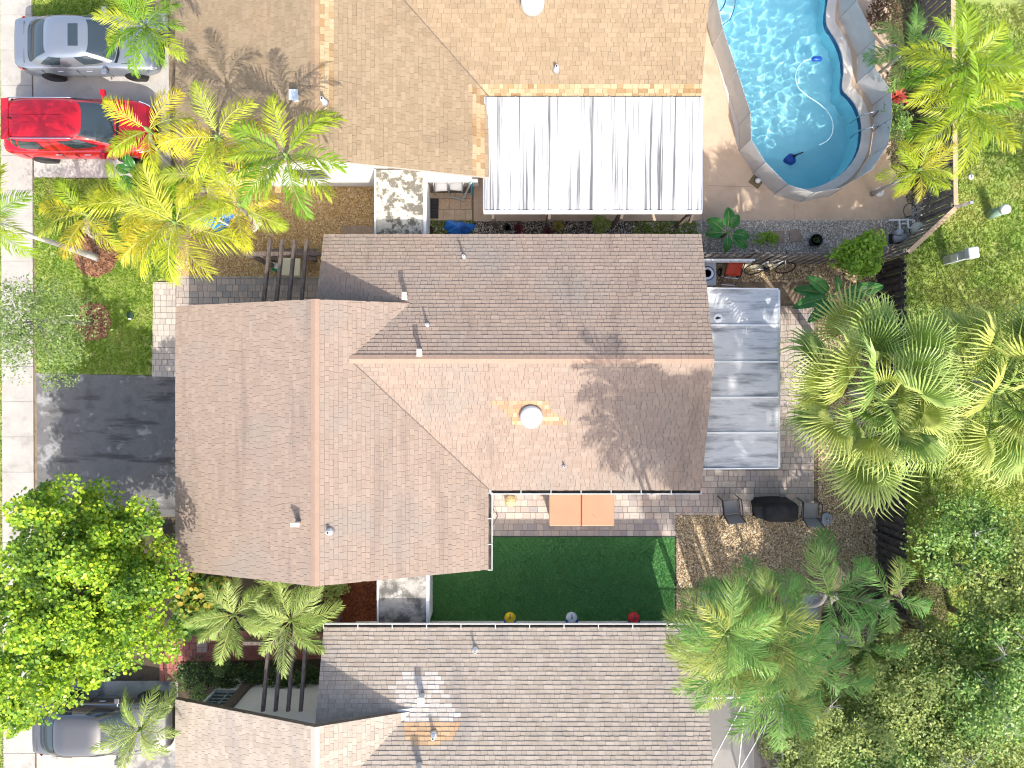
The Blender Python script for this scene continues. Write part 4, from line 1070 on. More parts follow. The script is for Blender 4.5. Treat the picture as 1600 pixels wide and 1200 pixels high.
# raised beds
def bed(loc, sx, sy, label):
    b = thing('raised_bed', label, 'planter', loc)
    for x0_, x1_, y0_, y1_ in ((-sx, sx, -sy, -sy + .05), (-sx, sx, sy - .05, sy), (-sx, -sx + .05, -sy + .05, sy - .05), (sx - .05, sx, -sy + .05, sy - .05)): MB().box(x0_, x1_, y0_, y1_, 0, .32).build('plank', M['freshwood'], b)
    MB().grid(lambda u, v: (-sx + .05 + (2 * sx - .1) * u, -sy + .05 + (2 * sy - .1) * v, .25 + R.uniform(-.02, .03)), 8, 5).build('soil', pmat('pale_soil', [(.36, .37, .40), (.5, .5, .52), (.2, .19, .17)], scale=4, rough=1) if 'pale_soil' not in bpy.data.materials else bpy.data.materials['pale_soil'], b)
bed(W3(1120, 938), .75, .42, 'low wooden planter bed of pale soil near the turf corner'); bed(W3(1245, 945), .7, .5, 'low wooden planter bed of pale soil half under the feather palm fronds')

# ------------------------------------------------------------------ side yard things
t = thing('extension_ladder', 'white aluminium ladder hung along the grey board fence', 'ladder', (*W(1138, 408, 1.3), 1.2))
for z in (0, .3): MB().box(-.95, .78, -.03, .03, z, z + .05).build('rail', M['whitepaint'], t)
for k in range(6): MB().tube([(-.8 + k * .29, 0, 0), (-.8 + k * .29, 0, .32)], .018, 6).build('rung', M['alum'], t)
t = thing('air_conditioner', 'white air conditioner unit beside the house wall behind the ladder', 'air conditioner', (*W(1096, 432), .0))
MB().box(-.35, .28, -.4, .35, .05, .8).build('cabinet', plain('ac_metal', (.55, .58, .62), .5), t, bevel=.02)
MB().lathe([(.24, .80), (.24, .812)], (-.02, -.02, 0), 24).build('fan_grille', M['dark'], t)
for k in range(3): MB().lathe([(.06 + .07 * k, .815), (.07 + .07 * k, .822), (.06 + .07 * k, .826)], (-.02, -.02, 0), 24).build('grille_ring', M['alum'], t)
t = thing('hand_cart', 'red hand cart standing between the ladder and bicycle', 'cart', (*W(1137, 432), .0), rad(-4))
rd = plain('cart_red', (.52, .05, .02), .5)
MB().grid(lambda u, v: (-.26 + .52 * u, -.05 + .4 * v, .55 + .25 * v - .06 * math.sin(3.14 * u)), 6, 4).build('tray', rd, t, True).modifiers.new('t', 'SOLIDIFY').thickness = .02
for s in (-1, 1):
    MB().tube([(s * .24, -.3, .05), (s * .26, -.1, .5), (s * .3, .45, .95)], .016, 6).build('side_frame', M['dark'], t, True)
    w = MB().tube([(s * .28, .1, .14), (s * .34, .1, .14)], .14, 16).build('wheel', M['tyre'], t); MB().tube([(s * .335, .1, .14), (s * .346, .1, .14)], .07, 12).build('hub', M['rim'], w)
MB().tube([(-.24, -.3, .08), (.24, -.3, .08)], .016, 6).build('cross_bar', M['alum'], t); MB().tube([(-.25, -.12, .45), (.25, -.12, .45)], .014, 6).build('cross_bar', M['alum'], t)
def ringtube(c, r, th, n=24, ax='y'):
    return [(c[0] + r * math.cos(2 * math.pi * i / n), c[1], c[2] + r * math.sin(2 * math.pi * i / n)) for i in range(n + 1)]
t = thing('bicycle', 'grey bicycle leaning beside the fence near the hand cart', 'bicycle', (*W(1198, 428), .0), rad(2)); t.rotation_euler[0] = rad(-24)
for x in (-.53, .53):
    w = MB().tube(ringtube((x, 0, .33), .32, 0), .02, 6).build('wheel', M['tyre'], t, True)
    sp = MB(); [sp.bar((x, 0, .33), (x + .31 * math.cos(a), 0, .33 + .31 * math.sin(a)), .005, .005) for a in np.linspace(0, 5.76, 12)]; sp.build('spokes', M['steel'], w)
fr = MB(); A_, B_, C_, D_, E_ = (-.53, 0, .33), (-.1, 0, .3), (-.2, 0, .78), (.36, 0, .82), (.53, 0, .33)
for p, q in ((A_, B_), (A_, C_), (B_, C_), (B_, D_), (C_, D_), (D_, E_)): fr.tube([p, q], .02, 7)
fr.build('frame', M['alum'], t, True)
MB().tube([C_, (-.22, 0, .9)], .015, 6).build('seat_post', M['steel'], t)
MB().lathe([(.02, 0), (.1, .02), (.1, .05), (.03, .07)], (-.22, 0, .9), 12, sx=1.4).build('saddle', M['black'], t, True)
MB().tube([(.4, -.28, .98), (.36, -.1, .96), (.35, .1, .96), (.4, .28, .98)], .015, 6).build('handlebar', M['dark'], t, True)
MB().tube([(-.1, -.05, .3), (-.1, .05, .3)], .1, 14).build('chainring', M['dark'], t)
t = thing('plank', 'long pale wooden plank lying along the fence behind the bicycle', 'plank', (*W(1188, 415), .02))
MB().box(-.75, .75, -.09, .09, 0, .05).build('board', pmat('pale_board', [(.50, .45, .30), (.58, .53, .38)], scale=5, aniso=(1, 8, 1), rough=.8), t)
# white chairs by the tan house
def white_chair(loc, rz, label):
    c = thing('white_chair', label, 'chair', loc, rz, 'white plastic chairs by the tan house')
    MB().grid(lambda u, v: (-.22 + .44 * u, -.22 + .44 * v, .43 - .02 * math.sin(3.14 * v)), 5, 5).build('seat', M['whitepaint'], c, True).modifiers.new('t', 'SOLIDIFY').thickness = .03
    MB().grid(lambda u, v: ((-.2 + .4 * u) * (1 - .12 * v), .23 + .14 * v - .05 * math.sin(3.14 * u), .45 + .42 * v), 6, 5).build('backrest', M['whitepaint'], c, True).modifiers.new('t', 'SOLIDIFY').thickness = .025
    fr_ = bpy.data.materials.get('grey_chair_frame') or plain('grey_chair_frame', (.34, .34, .35), .5)
    MB().tube([(-.25, -.24, .43), (-.26, .1, .62), (-.23, .34, .66), (0, .4, .68), (.23, .34, .66), (.26, .1, .62), (.25, -.24, .43)], .022, 7).build('armrest', fr_, c, True)
    for sx in (-.22, .22):
        for sy in (-.22, .24): MB().tube([(sx * 1.1, sy * 1.1, 0), (sx, sy, .43)], .02, 6).build('leg', fr_, c)
white_chair((*W(692, 294), .03), rad(3), 'white plastic chair with grey frame beside the flat roof store'); white_chair((*W(714, 293), .03), rad(-5), 'white plastic chair with grey frame beside the white patio roof')
t = thing('door_mat', 'dark rubber mat on tan tiles beside the flat roof store', 'mat', (*W(677, 326), .034))
MB().box(-.18, .18, -.34, .34, 0, .015).build('mat', M['black'], t)
for k in range(6): MB().box(-.16, .16, -.3 + k * .11, -.24 + k * .11, .015, .02).build('rib', M['dark'], t)
t = thing('orange_bottle', 'orange and white bottle standing beside the white chairs', 'bottle', (*W(667, 288), .03))
MB().lathe([(.05, 0), (.055, .2), (.03, .27), (.025, .33)], n=14).build('body', plain('bottle_white', (.7, .6, .45), .4), t, True); MB().lathe([(.035, .33), (.05, .36), (.05, .48), (.02, .52)], n=12).build('cap', plain('bottle_orange', (.75, .25, .05), .4), t, True)
t = thing('cleaning_pole', 'bundle of teal and grey pool poles beside the white chairs', 'pole', (*W(735, 305), .03))
for a, b, m_ in (((.1, .5, .9), (.05, .0, .05), 'teal'), ((.2, .45, .8), (-.25, -.15, .05), 'grey'), ((-.2, -.2, .04), (-.62, -.08, .06), 'grey')):
    MB().tube([a, b], .035, 7).build('pole', bpy.data.materials.get(m_ + '_tube') or plain(m_ + '_tube', (.05, .35, .5) if m_ == 'teal' else (.4, .42, .4), .4), t)
def tarp(loc, sx, sy, hh, label, seed, extra=False):
    rr = random.Random(seed); ph = [rr.uniform(0, 6) for _ in range(6)]
    t = thing('blue_tarp', label, 'tarp', loc)
    def fn(u, v):
        r_ = v; a = 2 * math.pi * u
        k = 1 + .18 * math.sin(3 * a + ph[0]) + .1 * math.sin(7 * a + ph[1]); z = hh * (1 - r_ ** 1.6) * (1 + .25 * math.sin(4 * a + ph[2]) * r_) + .05 * math.sin(11 * a + ph[3]) * r_ * (1 - r_)
        return (sx * r_ * k * math.cos(a), sy * r_ * k * math.sin(a), max(.0, z) + .01)
    MB().grid(fn, 40, 10).build('sheet', bpy.data.materials.get('blue_tarp') or pmat('blue_tarp', [(.01, .12, .50), (.03, .22, .68)], scale=4, rough=.35, bump=.8, bscale=9), t, True)
    if extra:
        MB().lathe([(.14, 0), (.18, .12), (.08, .3)], (.1, .12, .25), 14).build('bucket', plain('orange_plastic', (.7, .30, .03), .4), t, True)
        MB().bar((-.45, .2, .3), (.55, -.3, .35), .06, .04).build('pole', M['whitepaint'], t)
    else:
        MB().tube([(-.5, -.2, .02), (-.1, -.1, .3), (.3, 0, .34), (.5, -.15, .05)], .012, 5).build('cord', M['dark'], t, True)
tarp((*W(716, 358), .01), .50, .30, .35, 'crumpled blue tarp heap at the roof edge by the tan tiles', 1)
tarp((*W(338, 342), .01), .60, .38, .45, 'blue tarp with orange bucket under the yellow palm fronds', 2, True)
t = thing('flower_pot', 'brown round pot at the roof edge beside the blue tarp', 'pot', (*W(672, 362), .01))
MB().lathe([(.1, 0), (.14, .2), (.15, .22), (.12, .22), (.11, .16)], n=18).build('pot', plain('clay_brown', (.09, .045, .03), .8), t, True)
MB().lathe([(.115, .15), (.11, .17)], n=14).build('soil', M['soil'], t)
t = thing('storage_box', 'beige storage box under the pergola on tan gravel', 'box', (*W(463, 420), .01), rad(-3))
MB().box(-.3, .27, -.3, .25, 0, .5).build('body', plain('beige_plastic', (.56, .50, .34), .6), t, bevel=.03); MB().box(-.32, .29, -.32, .27, .5, .55).build('lid', plain('beige_lid', (.62, .57, .40), .6), t, bevel=.02); MB().box(-.06, .06, -.34, -.32, .46, .54).build('latch', M['dark'], t)
t = thing('green_crate', 'green crate with white lid beside the beige box under the pergola', 'crate', (*W(436, 420), .01), rad(-18))
MB().box(-.16, .16, -.14, .14, 0, .22).build('body', plain('crate_green', (.03, .20, .05), .6), t, bevel=.015); MB().box(-.17, .17, -.04, .15, .22, .25).build('lid', M['whitepaint'], t, bevel=.01)
t = thing('garden_bench', 'low dark bench along the pergola posts on tan gravel', 'bench', (*W(462, 401), .01))
for k in range(3): MB().box(-.85, .85, -.2 + k * .14, -.09 + k * .14, .4, .44).build('slat', M['darkwood'], t)
for x in (-.7, .7): MB().box(x - .04, x + .04, -.2, .2, 0, .4).build('leg', M['darkwood'], t)
t = thing('solar_lamp', 'small white garden lamp at the end of the dark bench', 'garden lamp', (*W(411, 404), .01))
MB().lathe([(.02, 0), (.02, .3), (.11, .32), (.12, .36), (.03, .42)], n=14).build('lamp', M['whitepaint'], t, True); MB().lathe([(.06, .42), (.05, .43)], n=12).build('cell', M['dark'], t)
# pool pump and filter
t = thing('pool_pump', 'grey pool pump with round filter tank and white pipes', 'pump', (*W(1402, 362), .01))
MB().lathe([(.2, 0), (.22, .1), (.22, .5), (.19, .6), (.08, .68)], (.42, .0, 0), 22).build('filter_tank', plain('filter_beige', (.52, .52, .42), .5), t, True)
MB().lathe([(.235, .36), (.235, .40)], (.42, 0, 0), 22).build('clamp_band', M['dark'], t)
MB().tube([(-.22, -.3, .2), (.18, -.22, .2)], .13, 14).build('motor', plain('pump_grey', (.42, .43, .44), .5), t, True)
MB().box(-.3, .2, -.42, -.1, 0, .08).build('base', M['dark'], t)
MB().lathe([(.12, .1), (.12, .38), (.1, .42)], (-.12, -.1, 0), 16).build('strainer', plain('pump_lid', (.5, .52, .54), .4), t, True)
for pth in ([(-.42, .32, .3), (.35, .34, .3), (.35, .2, .3)], [(-.1, .34, .3), (-.08, -.05, .3)], [(.1, .34, .45), (.12, .05, .45), (.3, .0, .45)], [(-.42, .32, .3), (-.42, .32, .02)], [(.35, .34, .3), (.38, .34, .02)], [(-.02, .2, .3), (.2, .2, .3)]):
    MB().tube(pth, .032, 8).build('pipe', M['whitepaint'], t)
t = thing('hose_coil', 'thin dark hose loop beside the pool pump', 'hose', (*W(1421, 330), .03))
MB().tube([(.22 * math.cos(a), .26 * math.sin(a), .01) for a in np.linspace(0, 6.0, 26)], .01, 5).build('tube', M['dark'], t, True)
# things on the back lawn
t = thing('utility_cabinet', 'tall pale grey utility cabinet on the lawn behind the fence corner', 'utility box', (*W(1478, 407), 0), rad(8))
ut = plain('cabinet_grey', (.50, .52, .55), .55)
MB().box(-.13, .13, -.14, .14, 0, 1.25).build('body', ut, t, bevel=.02); MB().box(-.17, .17, -.18, .18, 1.25, 1.5).build('hood', plain('cabinet_pale', (.62, .64, .66), .5), t, bevel=.04); MB().box(-.16, -.13, -.1, .1, .5, .85).build('meter_plate', M['whitepaint'], t)
t = thing('cable_pedestal', 'round green cable pedestal with white cap on the back lawn', 'pedestal', (*W(1545, 336), 0))
MB().lathe([(.16, 0), (.15, .75)], n=18).build('tube', plain('pedestal_green', (.22, .33, .27), .6), t, True); MB().lathe([(.165, .75), (.165, .86), (.1, .91)], n=18).build('cap', M['whitepaint'], t, True)
t = thing('sprinkler_cover', 'small white round cover lying in the back lawn grass', 'cover', (*W(1516, 277), 0))
MB().lathe([(.09, 0), (.09, .06), (.06, .08)], n=14).build('lid', M['whitepaint'], t); MB().box(-.015, .015, -.04, .04, .08, .09).build('slot', M['dark'], t)
t = thing('valve_cover', 'round dark green valve cover set in the front lawn', 'valve cover', (*W(204, 493), 0))
MB().lathe([(.12, 0), (.12, .055), (.1, .06)], n=20).build('lid', plain('valve_green', (.02, .05, .03), .7), t); MB().box(-.05, .05, -.14, -.1, .03, .065).build('handle', M['whitepaint'], t)
# stepping squares and pot in the pale gravel
for px, py, lab in ((1242, 369, 'brown square stepping stone next to the black pot'), (1216, 370, 'brown square stepping stone nearest the green shrub in pale gravel'), (1372, 365, 'brown square stepping stone beside the pool pump')):
    t = thing('stepping_stone', lab, 'stepping stone', (*W(px, py), .012), R.uniform(-.1, .1), 'stepping stones in the pale gravel')
    MB().box(-.2, .2, -.2, .2, 0, .035).build('slab', pmat('step_brown', [(.26, .19, .14), (.34, .26, .2)], scale=6, rough=.9, fine=.2) if 'step_brown' not in bpy.data.materials else bpy.data.materials['step_brown'], t, bevel=.01)
for px, py, lab in ((560, 362, 'grey stone slab at the roof edge on the tan gravel'),):
    t = thing('stone_slab', lab, 'slab', (*W(px, py), .012)); MB().box(-.55, .55, -.2, .2, 0, .05).build('slab', bpy.data.materials['step_brown'], t, bevel=.01)
# ------------------------------------------------------------------ vegetation
M['bark'] = pmat('bark', [(.16, .125, .095), (.25, .205, .165)], scale=9, rough=.95, bump=.5, bscale=25)
M['palmbark'] = pmat('pale_palm_bark', [(.36, .33, .29), (.50, .47, .42), (.28, .25, .22)], scale=7, aniso=(1, 1, 5), rough=.9, bump=.4, bscale=30)
M['rachis'] = plain('rachis', (.34, .36, .08), .5)
M['rachis_g'] = plain('rachis_green', (.16, .24, .06), .5)
LF = {
 'yellow': leafm('yellow_fronds', [(.30, .43, .02), (.40, .49, .022), (.50, .53, .028), (.58, .53, .033), (.62, .48, .04), (.38, .46, .06), (.46, .52, .03)], src='object', leaf=.38, fine=.25, fscale=14),
 'fresh': leafm('fresh_fronds', [(.15, .31, .02), (.24, .39, .025), (.34, .44, .03), (.42, .46, .035)], src='object', leaf=.38, fine=.25, fscale=14),
 'lime': leafm('pale_lime_fronds', [(.26, .38, .08), (.34, .44, .11), (.40, .48, .16)], src='object', leaf=.38, fine=.25, fscale=14),
 'dull': leafm('dull_green_fronds', [(.11, .27, .05), (.17, .36, .075), (.25, .41, .09), (.42, .43, .10), (.19, .36, .085)], src='object', leaf=.32, fine=.3, fscale=14),
 'fan': leafm('fan_leaves', [(.29, .42, .10), (.38, .50, .14), (.46, .55, .17), (.54, .58, .15)], src='object', leaf=.32, fine=.22, fscale=12),
 'dry': leafm('dry_fronds', [(.50, .47, .44), (.62, .58, .52), (.58, .46, .22)], src='object', leaf=.2),
}
def frond_mesh(L_, pairs, ll, droop, vee, w, mat, rmat, seed, curl=.5):
    rr = random.Random(seed); mb = MB(); pts = []; x = z = 0.0; N_ = 16
    side = rr.uniform(-.25, .25); y = 0
    for i in range(N_ + 1):
        s = i / N_; pts.append(Vector((x, y, z))); a = .22 - droop * s ** 1.25
        x += math.cos(a) * L_ / N_; z += math.sin(a) * L_ / N_; y += side * s * L_ / N_
    mb.tube(pts, [.02 * (1 - .8 * i / N_) + .003 for i in range(N_ + 1)], 5, 1)
    for k in range(pairs):
        s = .14 + .86 * (k + .5) / pairs; f = s * N_; i = min(N_ - 1, int(f)); p = pts[i].lerp(pts[i + 1], f - i); t = (pts[i + 1] - pts[i]).normalized()
        pr = min(1, (s - .08) * 3.2) * (1 - .68 * max(0, s - .55) / .45)
        for sg in (-1, 1):
            if rr.random() < .03: continue
            l = ll * pr * rr.uniform(.85, 1.1); a = rad(68 - 42 * s + rr.uniform(-11, 11)); up = math.sin(vee + rr.uniform(-.22, .22))
            lat = Vector((-t.y, t.x, 0)).normalized() * sg
            d_ = (t * math.cos(a) + lat * math.sin(a) + Vector((0, 0, up * .6))).normalized()
            q1 = p + d_ * l * .5 + Vector((0, 0, -.05 * l)); q2 = p + d_ * l * .97 + Vector((0, 0, -curl * l * rr.uniform(.7, 1.3)))
            wd = d_.cross(Vector((0, 0, 1))).normalized() * w * .5; wv = Vector((0, 0, w * .2 * rr.uniform(-1, 1)))
            mb.add([p - wd * .5, p + wd * .5, q1 + wd + wv, q1 - wd - wv, q2], [(0, 1, 2, 3), (3, 2, 4)], 0)
    return mb.mesh('frond', [mat, rmat])
BANK = {}
def bank(style, mat, n=5, **k):
    BANK[style] = [frond_mesh(1.0 * k.get('L', 2.0), k.get('pairs', 40), k.get('ll', .55), k.get('droop', .9) * R.uniform(.85, 1.2), k.get('vee', .35), k.get('w', .045), mat, k.get('rm', M['rachis']), 31 * i + len(BANK), k.get('curl', .4)) for i in range(n)]
bank('yellow', LF['yellow'], 6, ll=.74, droop=1.25, pairs=36, w=.034, curl=.5)
bank('fresh', LF['fresh'], 6, ll=.70, droop=1.15, pairs=36, w=.042, vee=.6, curl=.45, rm=M['rachis_g'])
bank('lime', LF['lime'], 6, ll=.58, droop=1.2, pairs=40, w=.034, vee=.4, curl=.5)
bank('dull', LF['dull'], 6, ll=.74, droop=1.3, pairs=30, w=.034, vee=.45, curl=.5, rm=M['rachis_g'])
bank('dry', LF['dry'], 3, ll=.6, droop=1.4, pairs=30, w=.03, vee=.3, curl=.6)
def palm(name, label, px, py, zc, r, n, style, base=None, tr=.065, group=None, az0=None, elo=-12, ehi=62, path=None, only=None, dry=2, barkm=None):
    cx, cy = W(px, py, zc); bx, by = W(*base) if base else (cx, cy)
    t = thing(name, label, 'palm', (bx, by, 0), 0, group)
    B0, C0 = Vector((0, 0, 0)), Vector((cx - bx, cy - by, zc))
    if path: pts = [Vector(p) for p in path]
    else: pts = [B0.lerp(C0, k / 8) + Vector((0, 0, (zc * .18 if base else 0) * math.sin(math.pi * k / 8) * .6)) for k in range(9)]
    MB().tube(pts, [tr * (1.35 - .55 * min(1, k / 3) - .1 * k / len(pts)) for k in range(len(pts))], 9).build('trunk', barkm or M['palmbark'], t, True)
    MB().tube([pts[-1] - Vector((0, 0, .1)), pts[-1] + Vector((0, 0, .12)), pts[-1] + Vector((0, 0, .35))], [tr * .95, tr * 1.2, tr * .4], 8).build('crown_shaft', M['rachis_g'], t, True)
    a0 = R.uniform(0, 360) if az0 is None else az0
    for i in range(n):
        az = rad(a0 + i * (137.5 if only is None else 0) + R.uniform(-10, 10)) if only is None else rad(only[i % len(only)] + R.uniform(-6, 6))
        k = (i + .5) / n; el = ehi + (elo - ehi) * k ** .75 + R.uniform(-7, 7)
        sc = r / 2.0 * R.uniform(.85, 1.1) * .95
        link('frond', R.choice(BANK[style]), t, C0 + Vector((0, 0, .12)), (R.uniform(-.35, .35), -rad(el), az), (sc, sc * 1.0, sc))
    for i in range(dry):
        sc = r / 2.0 * R.uniform(.7, .95)
        link('dry_frond', R.choice(BANK['dry']), t, C0 + Vector((0, 0, .0)), (R.uniform(-.4, .4), rad(R.uniform(25, 50)), R.uniform(0, 6.28)), (sc, sc, sc))
    return t
G1 = 'yellowing palms in the tan house front bed'
palm('feather_palm', 'yellow feather palm with fronds over the red car hood', 236, 206, 5.2, 1.35, 7, 'yellow', base=(270, 262), group=G1, dry=0, elo=0, ehi=45)
palm('feather_palm', 'yellow palm crown over the lower left edge of the tan roof', 345, 218, 5.6, 1.45, 8, 'yellow', base=(352, 240), group=G1, elo=0, ehi=50)
palm('feather_palm', 'bright green palm crown overlapping the corner of the tan roof', 450, 246, 6.0, 1.75, 11, 'fresh', base=(462, 268), group=G1, dry=1, elo=-4, ehi=48)
palm('feather_palm', 'orange-tinged palm between tan gravel and the blue tarp', 378, 322, 4.2, 1.55, 8, 'yellow', base=(385, 335), group=G1, dry=3, elo=-8)
palm('feather_palm', 'yellow palm just below the tan roof corner', 322, 280, 4.6, 1.4, 7, 'yellow', base=(320, 300), group=G1, dry=3)
palm('feather_palm', 'largest yellow-green palm where lawn meets the pale front walk', 278, 350, 4.0, 1.95, 12, 'yellow', base=(285, 360), group=G1, dry=3)
palm('feather_palm', 'yellow-green palm beside the leaning coconut trunk', 142, 338, 3.4, 1.55, 9, 'yellow', group=G1, base=(150, 352), dry=2)
palm('feather_palm', 'yellow palm behind the largest palm at the lawn edge', 218, 318, 3.4, 1.6, 9, 'yellow', group=G1, base=(232, 335), dry=2)
palm('feather_palm', 'fresh green palm covering the silver sedan hood', 230, 46, 5.6, 1.3, 15, 'fresh', base=(262, 70), dry=0, elo=-10, ehi=70)
bx, by = W(152, 403); hx, hy = W(-16, 346, 5.6)
dv = Vector((hx - bx, hy - by, 5.6))
pth = [Vector((0, 0, 0)), Vector((dv.x * .12, dv.y * .12, .45)), Vector((dv.x * .3, dv.y * .42, 1.35)), Vector((dv.x * .52, dv.y * .72, 2.5)), Vector((dv.x * .76, dv.y * .92, 3.9)), dv]
palm('coconut_palm', 'coconut palm with long white leaning trunk rooted in the mulch ring', -16, 346, 5.6, 1.6, 12, 'fresh', base=(152, 403), tr=.10, path=pth, barkm=pmat('white_palm_bark', [(.60, .57, .52), (.72, .69, .64)], scale=6, rough=.9, bump=.3, bscale=30), dry=0, az0=20, elo=-5, ehi=60)
G2 = 'pale palms by the red walk'
palm('feather_palm', 'pale lime palm above the red walk beside the croton shrubs', 368, 958, 2.6, 1.5, 13, 'lime', group=G2, dry=0)
palm('feather_palm', 'pale lime palm above the red walk over the pergola beams', 457, 966, 2.6, 1.65, 14, 'lime', group=G2, dry=0)
palm('feather_palm', 'lime palm tucked under the eave of the central house', 440, 922, 1.9, 1.4, 10, 'lime', group=G2, dry=0, base=(448, 935))
palm('feather_palm', 'pale palm over the hood of the dark grey car', 224, 1136, 3.2, 1.35, 13, 'lime', base=(262, 1085), dry=0)
G3 = 'feather palms behind the pool'
palm('feather_palm', 'tall golden green palm on the lawn side of the pool, upper crown', 1492, 108, 5.0, 1.85, 15, 'fresh', group=G3, base=(1440, 150), dry=0)
palm('feather_palm', 'tall golden green palm on the lawn side of the pool, lower crown', 1502, 178, 4.6, 1.8, 14, 'fresh', group=G3, base=(1448, 190), dry=0)
palm('feather_palm', 'low green palm growing against the pool fence top', 1412, 82, 1.9, 1.5, 12, 'dull', group=G3, dry=1)
palm('feather_palm', 'short yellow-green palm next to the corner board fence', 1430, 268, 2.6, 1.15, 14, 'yellow', group=G3, dry=0)
G4 = 'dark feather palms near the beige house'
for px, py, z, r, n, b, lab in (
    (1130, 985, 9.0, 1.35, 20, (1075, 965), 'tallest dark palm leaning over the beige roof corner'),
    (1120, 1030, 8.0, 1.5, 19, (1085, 990), 'dark palm hanging over the right edge of the beige roof'),
    (1180, 960, 8.4, 1.35, 18, (1110, 958), 'dark palm crown above the low wooden planter'),
    (1215, 1010, 8.6, 1.45, 18, (1140, 985), 'dark palm crown in the middle of the cluster'),
    (1205, 1075, 8.0, 1.5, 18, (1120, 1020), 'dark palm crown above the screen enclosure'),
    (1292, 925, 5.6, 1.75, 7, (1240, 945), 'dark palm with orange frond tips above the pale planter'),
    (1385, 930, 4.6, 1.45, 6, (1345, 935), 'dark palm beside the end of the dark fence'),
    (1275, 1050, 4.6, 1.5, 7, (1225, 1010), 'yellowish palm between cluster and shrubs'),
    (1350, 1010, 4.0, 1.35, 6, (1310, 990), 'dark palm over the brown leaf litter')):
    palm('feather_palm', lab, px, py, z, r, n, 'dull', base=b, group=G4, dry=3)

# fan palms
def fan_mesh(seed, mat):
    rr = random.Random(seed); mb = MB(); pl = 1.35; Rf = 1.0; n = 30
    mb.tube([(0, 0, 0), (pl * .5, 0, .06), (pl, 0, .02)], [.022, .016, .012], 5, 1)
    span = rad(98); dth = 2 * span / n
    for i in range(n):
        th = -span + (i + .5) * dth; Rr = Rf * (.80 + .2 * math.cos(th * .8)) * rr.uniform(.93, 1.06)
        def P(r, a, z): return (pl + r * math.cos(a), r * math.sin(a), .02 + z)
        bow = lambda r: .16 * math.sin(min(1, r) * 2.6) - .05 - .18 * (abs(th) / span) ** 2 * r
        dr = rr.uniform(.12, .55)
        v = [P(.02, th, 0), P(.45 * Rr, th - dth * .48, bow(.45) - .04), P(.45 * Rr, th, bow(.45) + .025), P(.45 * Rr, th + dth * .48, bow(.45) - .04),
             P(.82 * Rr, th - dth * .16, bow(.8) - dr * .3), P(.82 * Rr, th + dth * .16, bow(.8) - dr * .3), P(Rr * .99, th + rr.uniform(-.05, .05), bow(1) - dr)]
        mb.add(v, [(0, 1, 2), (0, 2, 3), (1, 4, 2), (2, 4, 5), (2, 5, 3), (4, 6, 5)], 0)
    return mb.mesh('fan_leaf', [mat, M['rachis_g']])
FAN = [fan_mesh(i, LF['fan']) for i in range(6)]
def fanpalm(label, px, py, zc, r, n, base):
    cx, cy = W(px, py, zc); bx, by = W(*base)
    t = thing('fan_palm', label, 'palm', (bx, by, 0), 0, 'fan palms straddling the dark fence')
    C0 = Vector((cx - bx, cy - by, zc))
    MB().tube([C0 * (k / 6) for k in range(7)], [.16, .14, .13, .125, .12, .12, .12], 10).build('trunk', M['palmbark'], t, True)
    for i in range(n):
        k = (i + .5) / n; el = 70 - 85 * k ** .8 + R.uniform(-14, 14)
        sc = r / 2.15 * R.uniform(.62, 1.08)
        link('fan_leaf', R.choice(FAN), t, C0 + Vector((0, 0, .15 - .3 * k)), (R.uniform(-.8, .8), -rad(el), rad(i * 137.5 + R.uniform(-25, 25))), (sc, sc, sc))
    for i in range(9):
        sc = r / 2.15 * R.uniform(.38, .62)
        link('fan_leaf', R.choice(FAN), t, C0 + Vector((0, 0, .2)), (R.uniform(-.8, .8), -rad(R.uniform(48, 82)), R.uniform(0, 6.28)), (sc, sc, sc))
    for i in range(3): link('dead_leaf', FAN_DRY, t, C0 - Vector((0, 0, .3)), (0, rad(55), R.uniform(0, 6)), (.8, .8, .8))
FAN_DRY = fan_mesh(77, LF['dry'])
fanpalm('large fan palm with broad grey-green leaves beside the silver patio roof', 1362, 622, 5.4, 2.75, 46, (1330, 612))
fanpalm('fan palm beyond the dark fence, cut by the photo edge', 1556, 600, 5.0, 2.7, 44, (1480, 600))

# broadleaf trees and shrubs
leaf_t = np.array([(-.5, 0, 0), (-.05, .27, .07), (.5, 0, -.02), (-.05, -.27, .07)]); leaf_ft = [(0, 3, 2), (0, 2, 1)]
round_t = np.array([(-.5, 0, 0), (-.2, .36, .06), (.28, .36, .04), (.5, 0, -.03), (.28, -.36, .04), (-.2, -.36, .06)]); round_ft = [(0, 5, 4), (0, 4, 3), (0, 3, 2), (0, 2, 1)]
def leaves(name, centers, rad_, per, size, mat, parent, tmpl='leaf', tilt=.75, flat=.7):
    C = np.repeat(np.asarray(centers), per, 0); n = len(C); rr = np.repeat(np.asarray(rad_), per)
    d_ = NR.normal(size=(n, 3)); d_ /= np.linalg.norm(d_, axis=1)[:, None]; d_[:, 2] = np.where(NR.random(n) < .75, np.abs(d_[:, 2]), d_[:, 2])
    k = NR.uniform(.35, 1, n) ** .6
    pos = C + d_ * (rr * k)[:, None] * np.array([1, 1, flat])
    rots = rotmats(NR.uniform(0, 6.28, n), np.abs(NR.normal(0, tilt, n)).clip(0, 1.5), NR.uniform(0, 6.28, n))
    tv, tf = (round_t, round_ft) if tmpl == 'round' else (leaf_t, leaf_ft)
    return mass(name, tv, tf, pos, rots, size * NR.uniform(.65, 1.3, n), mat, parent)
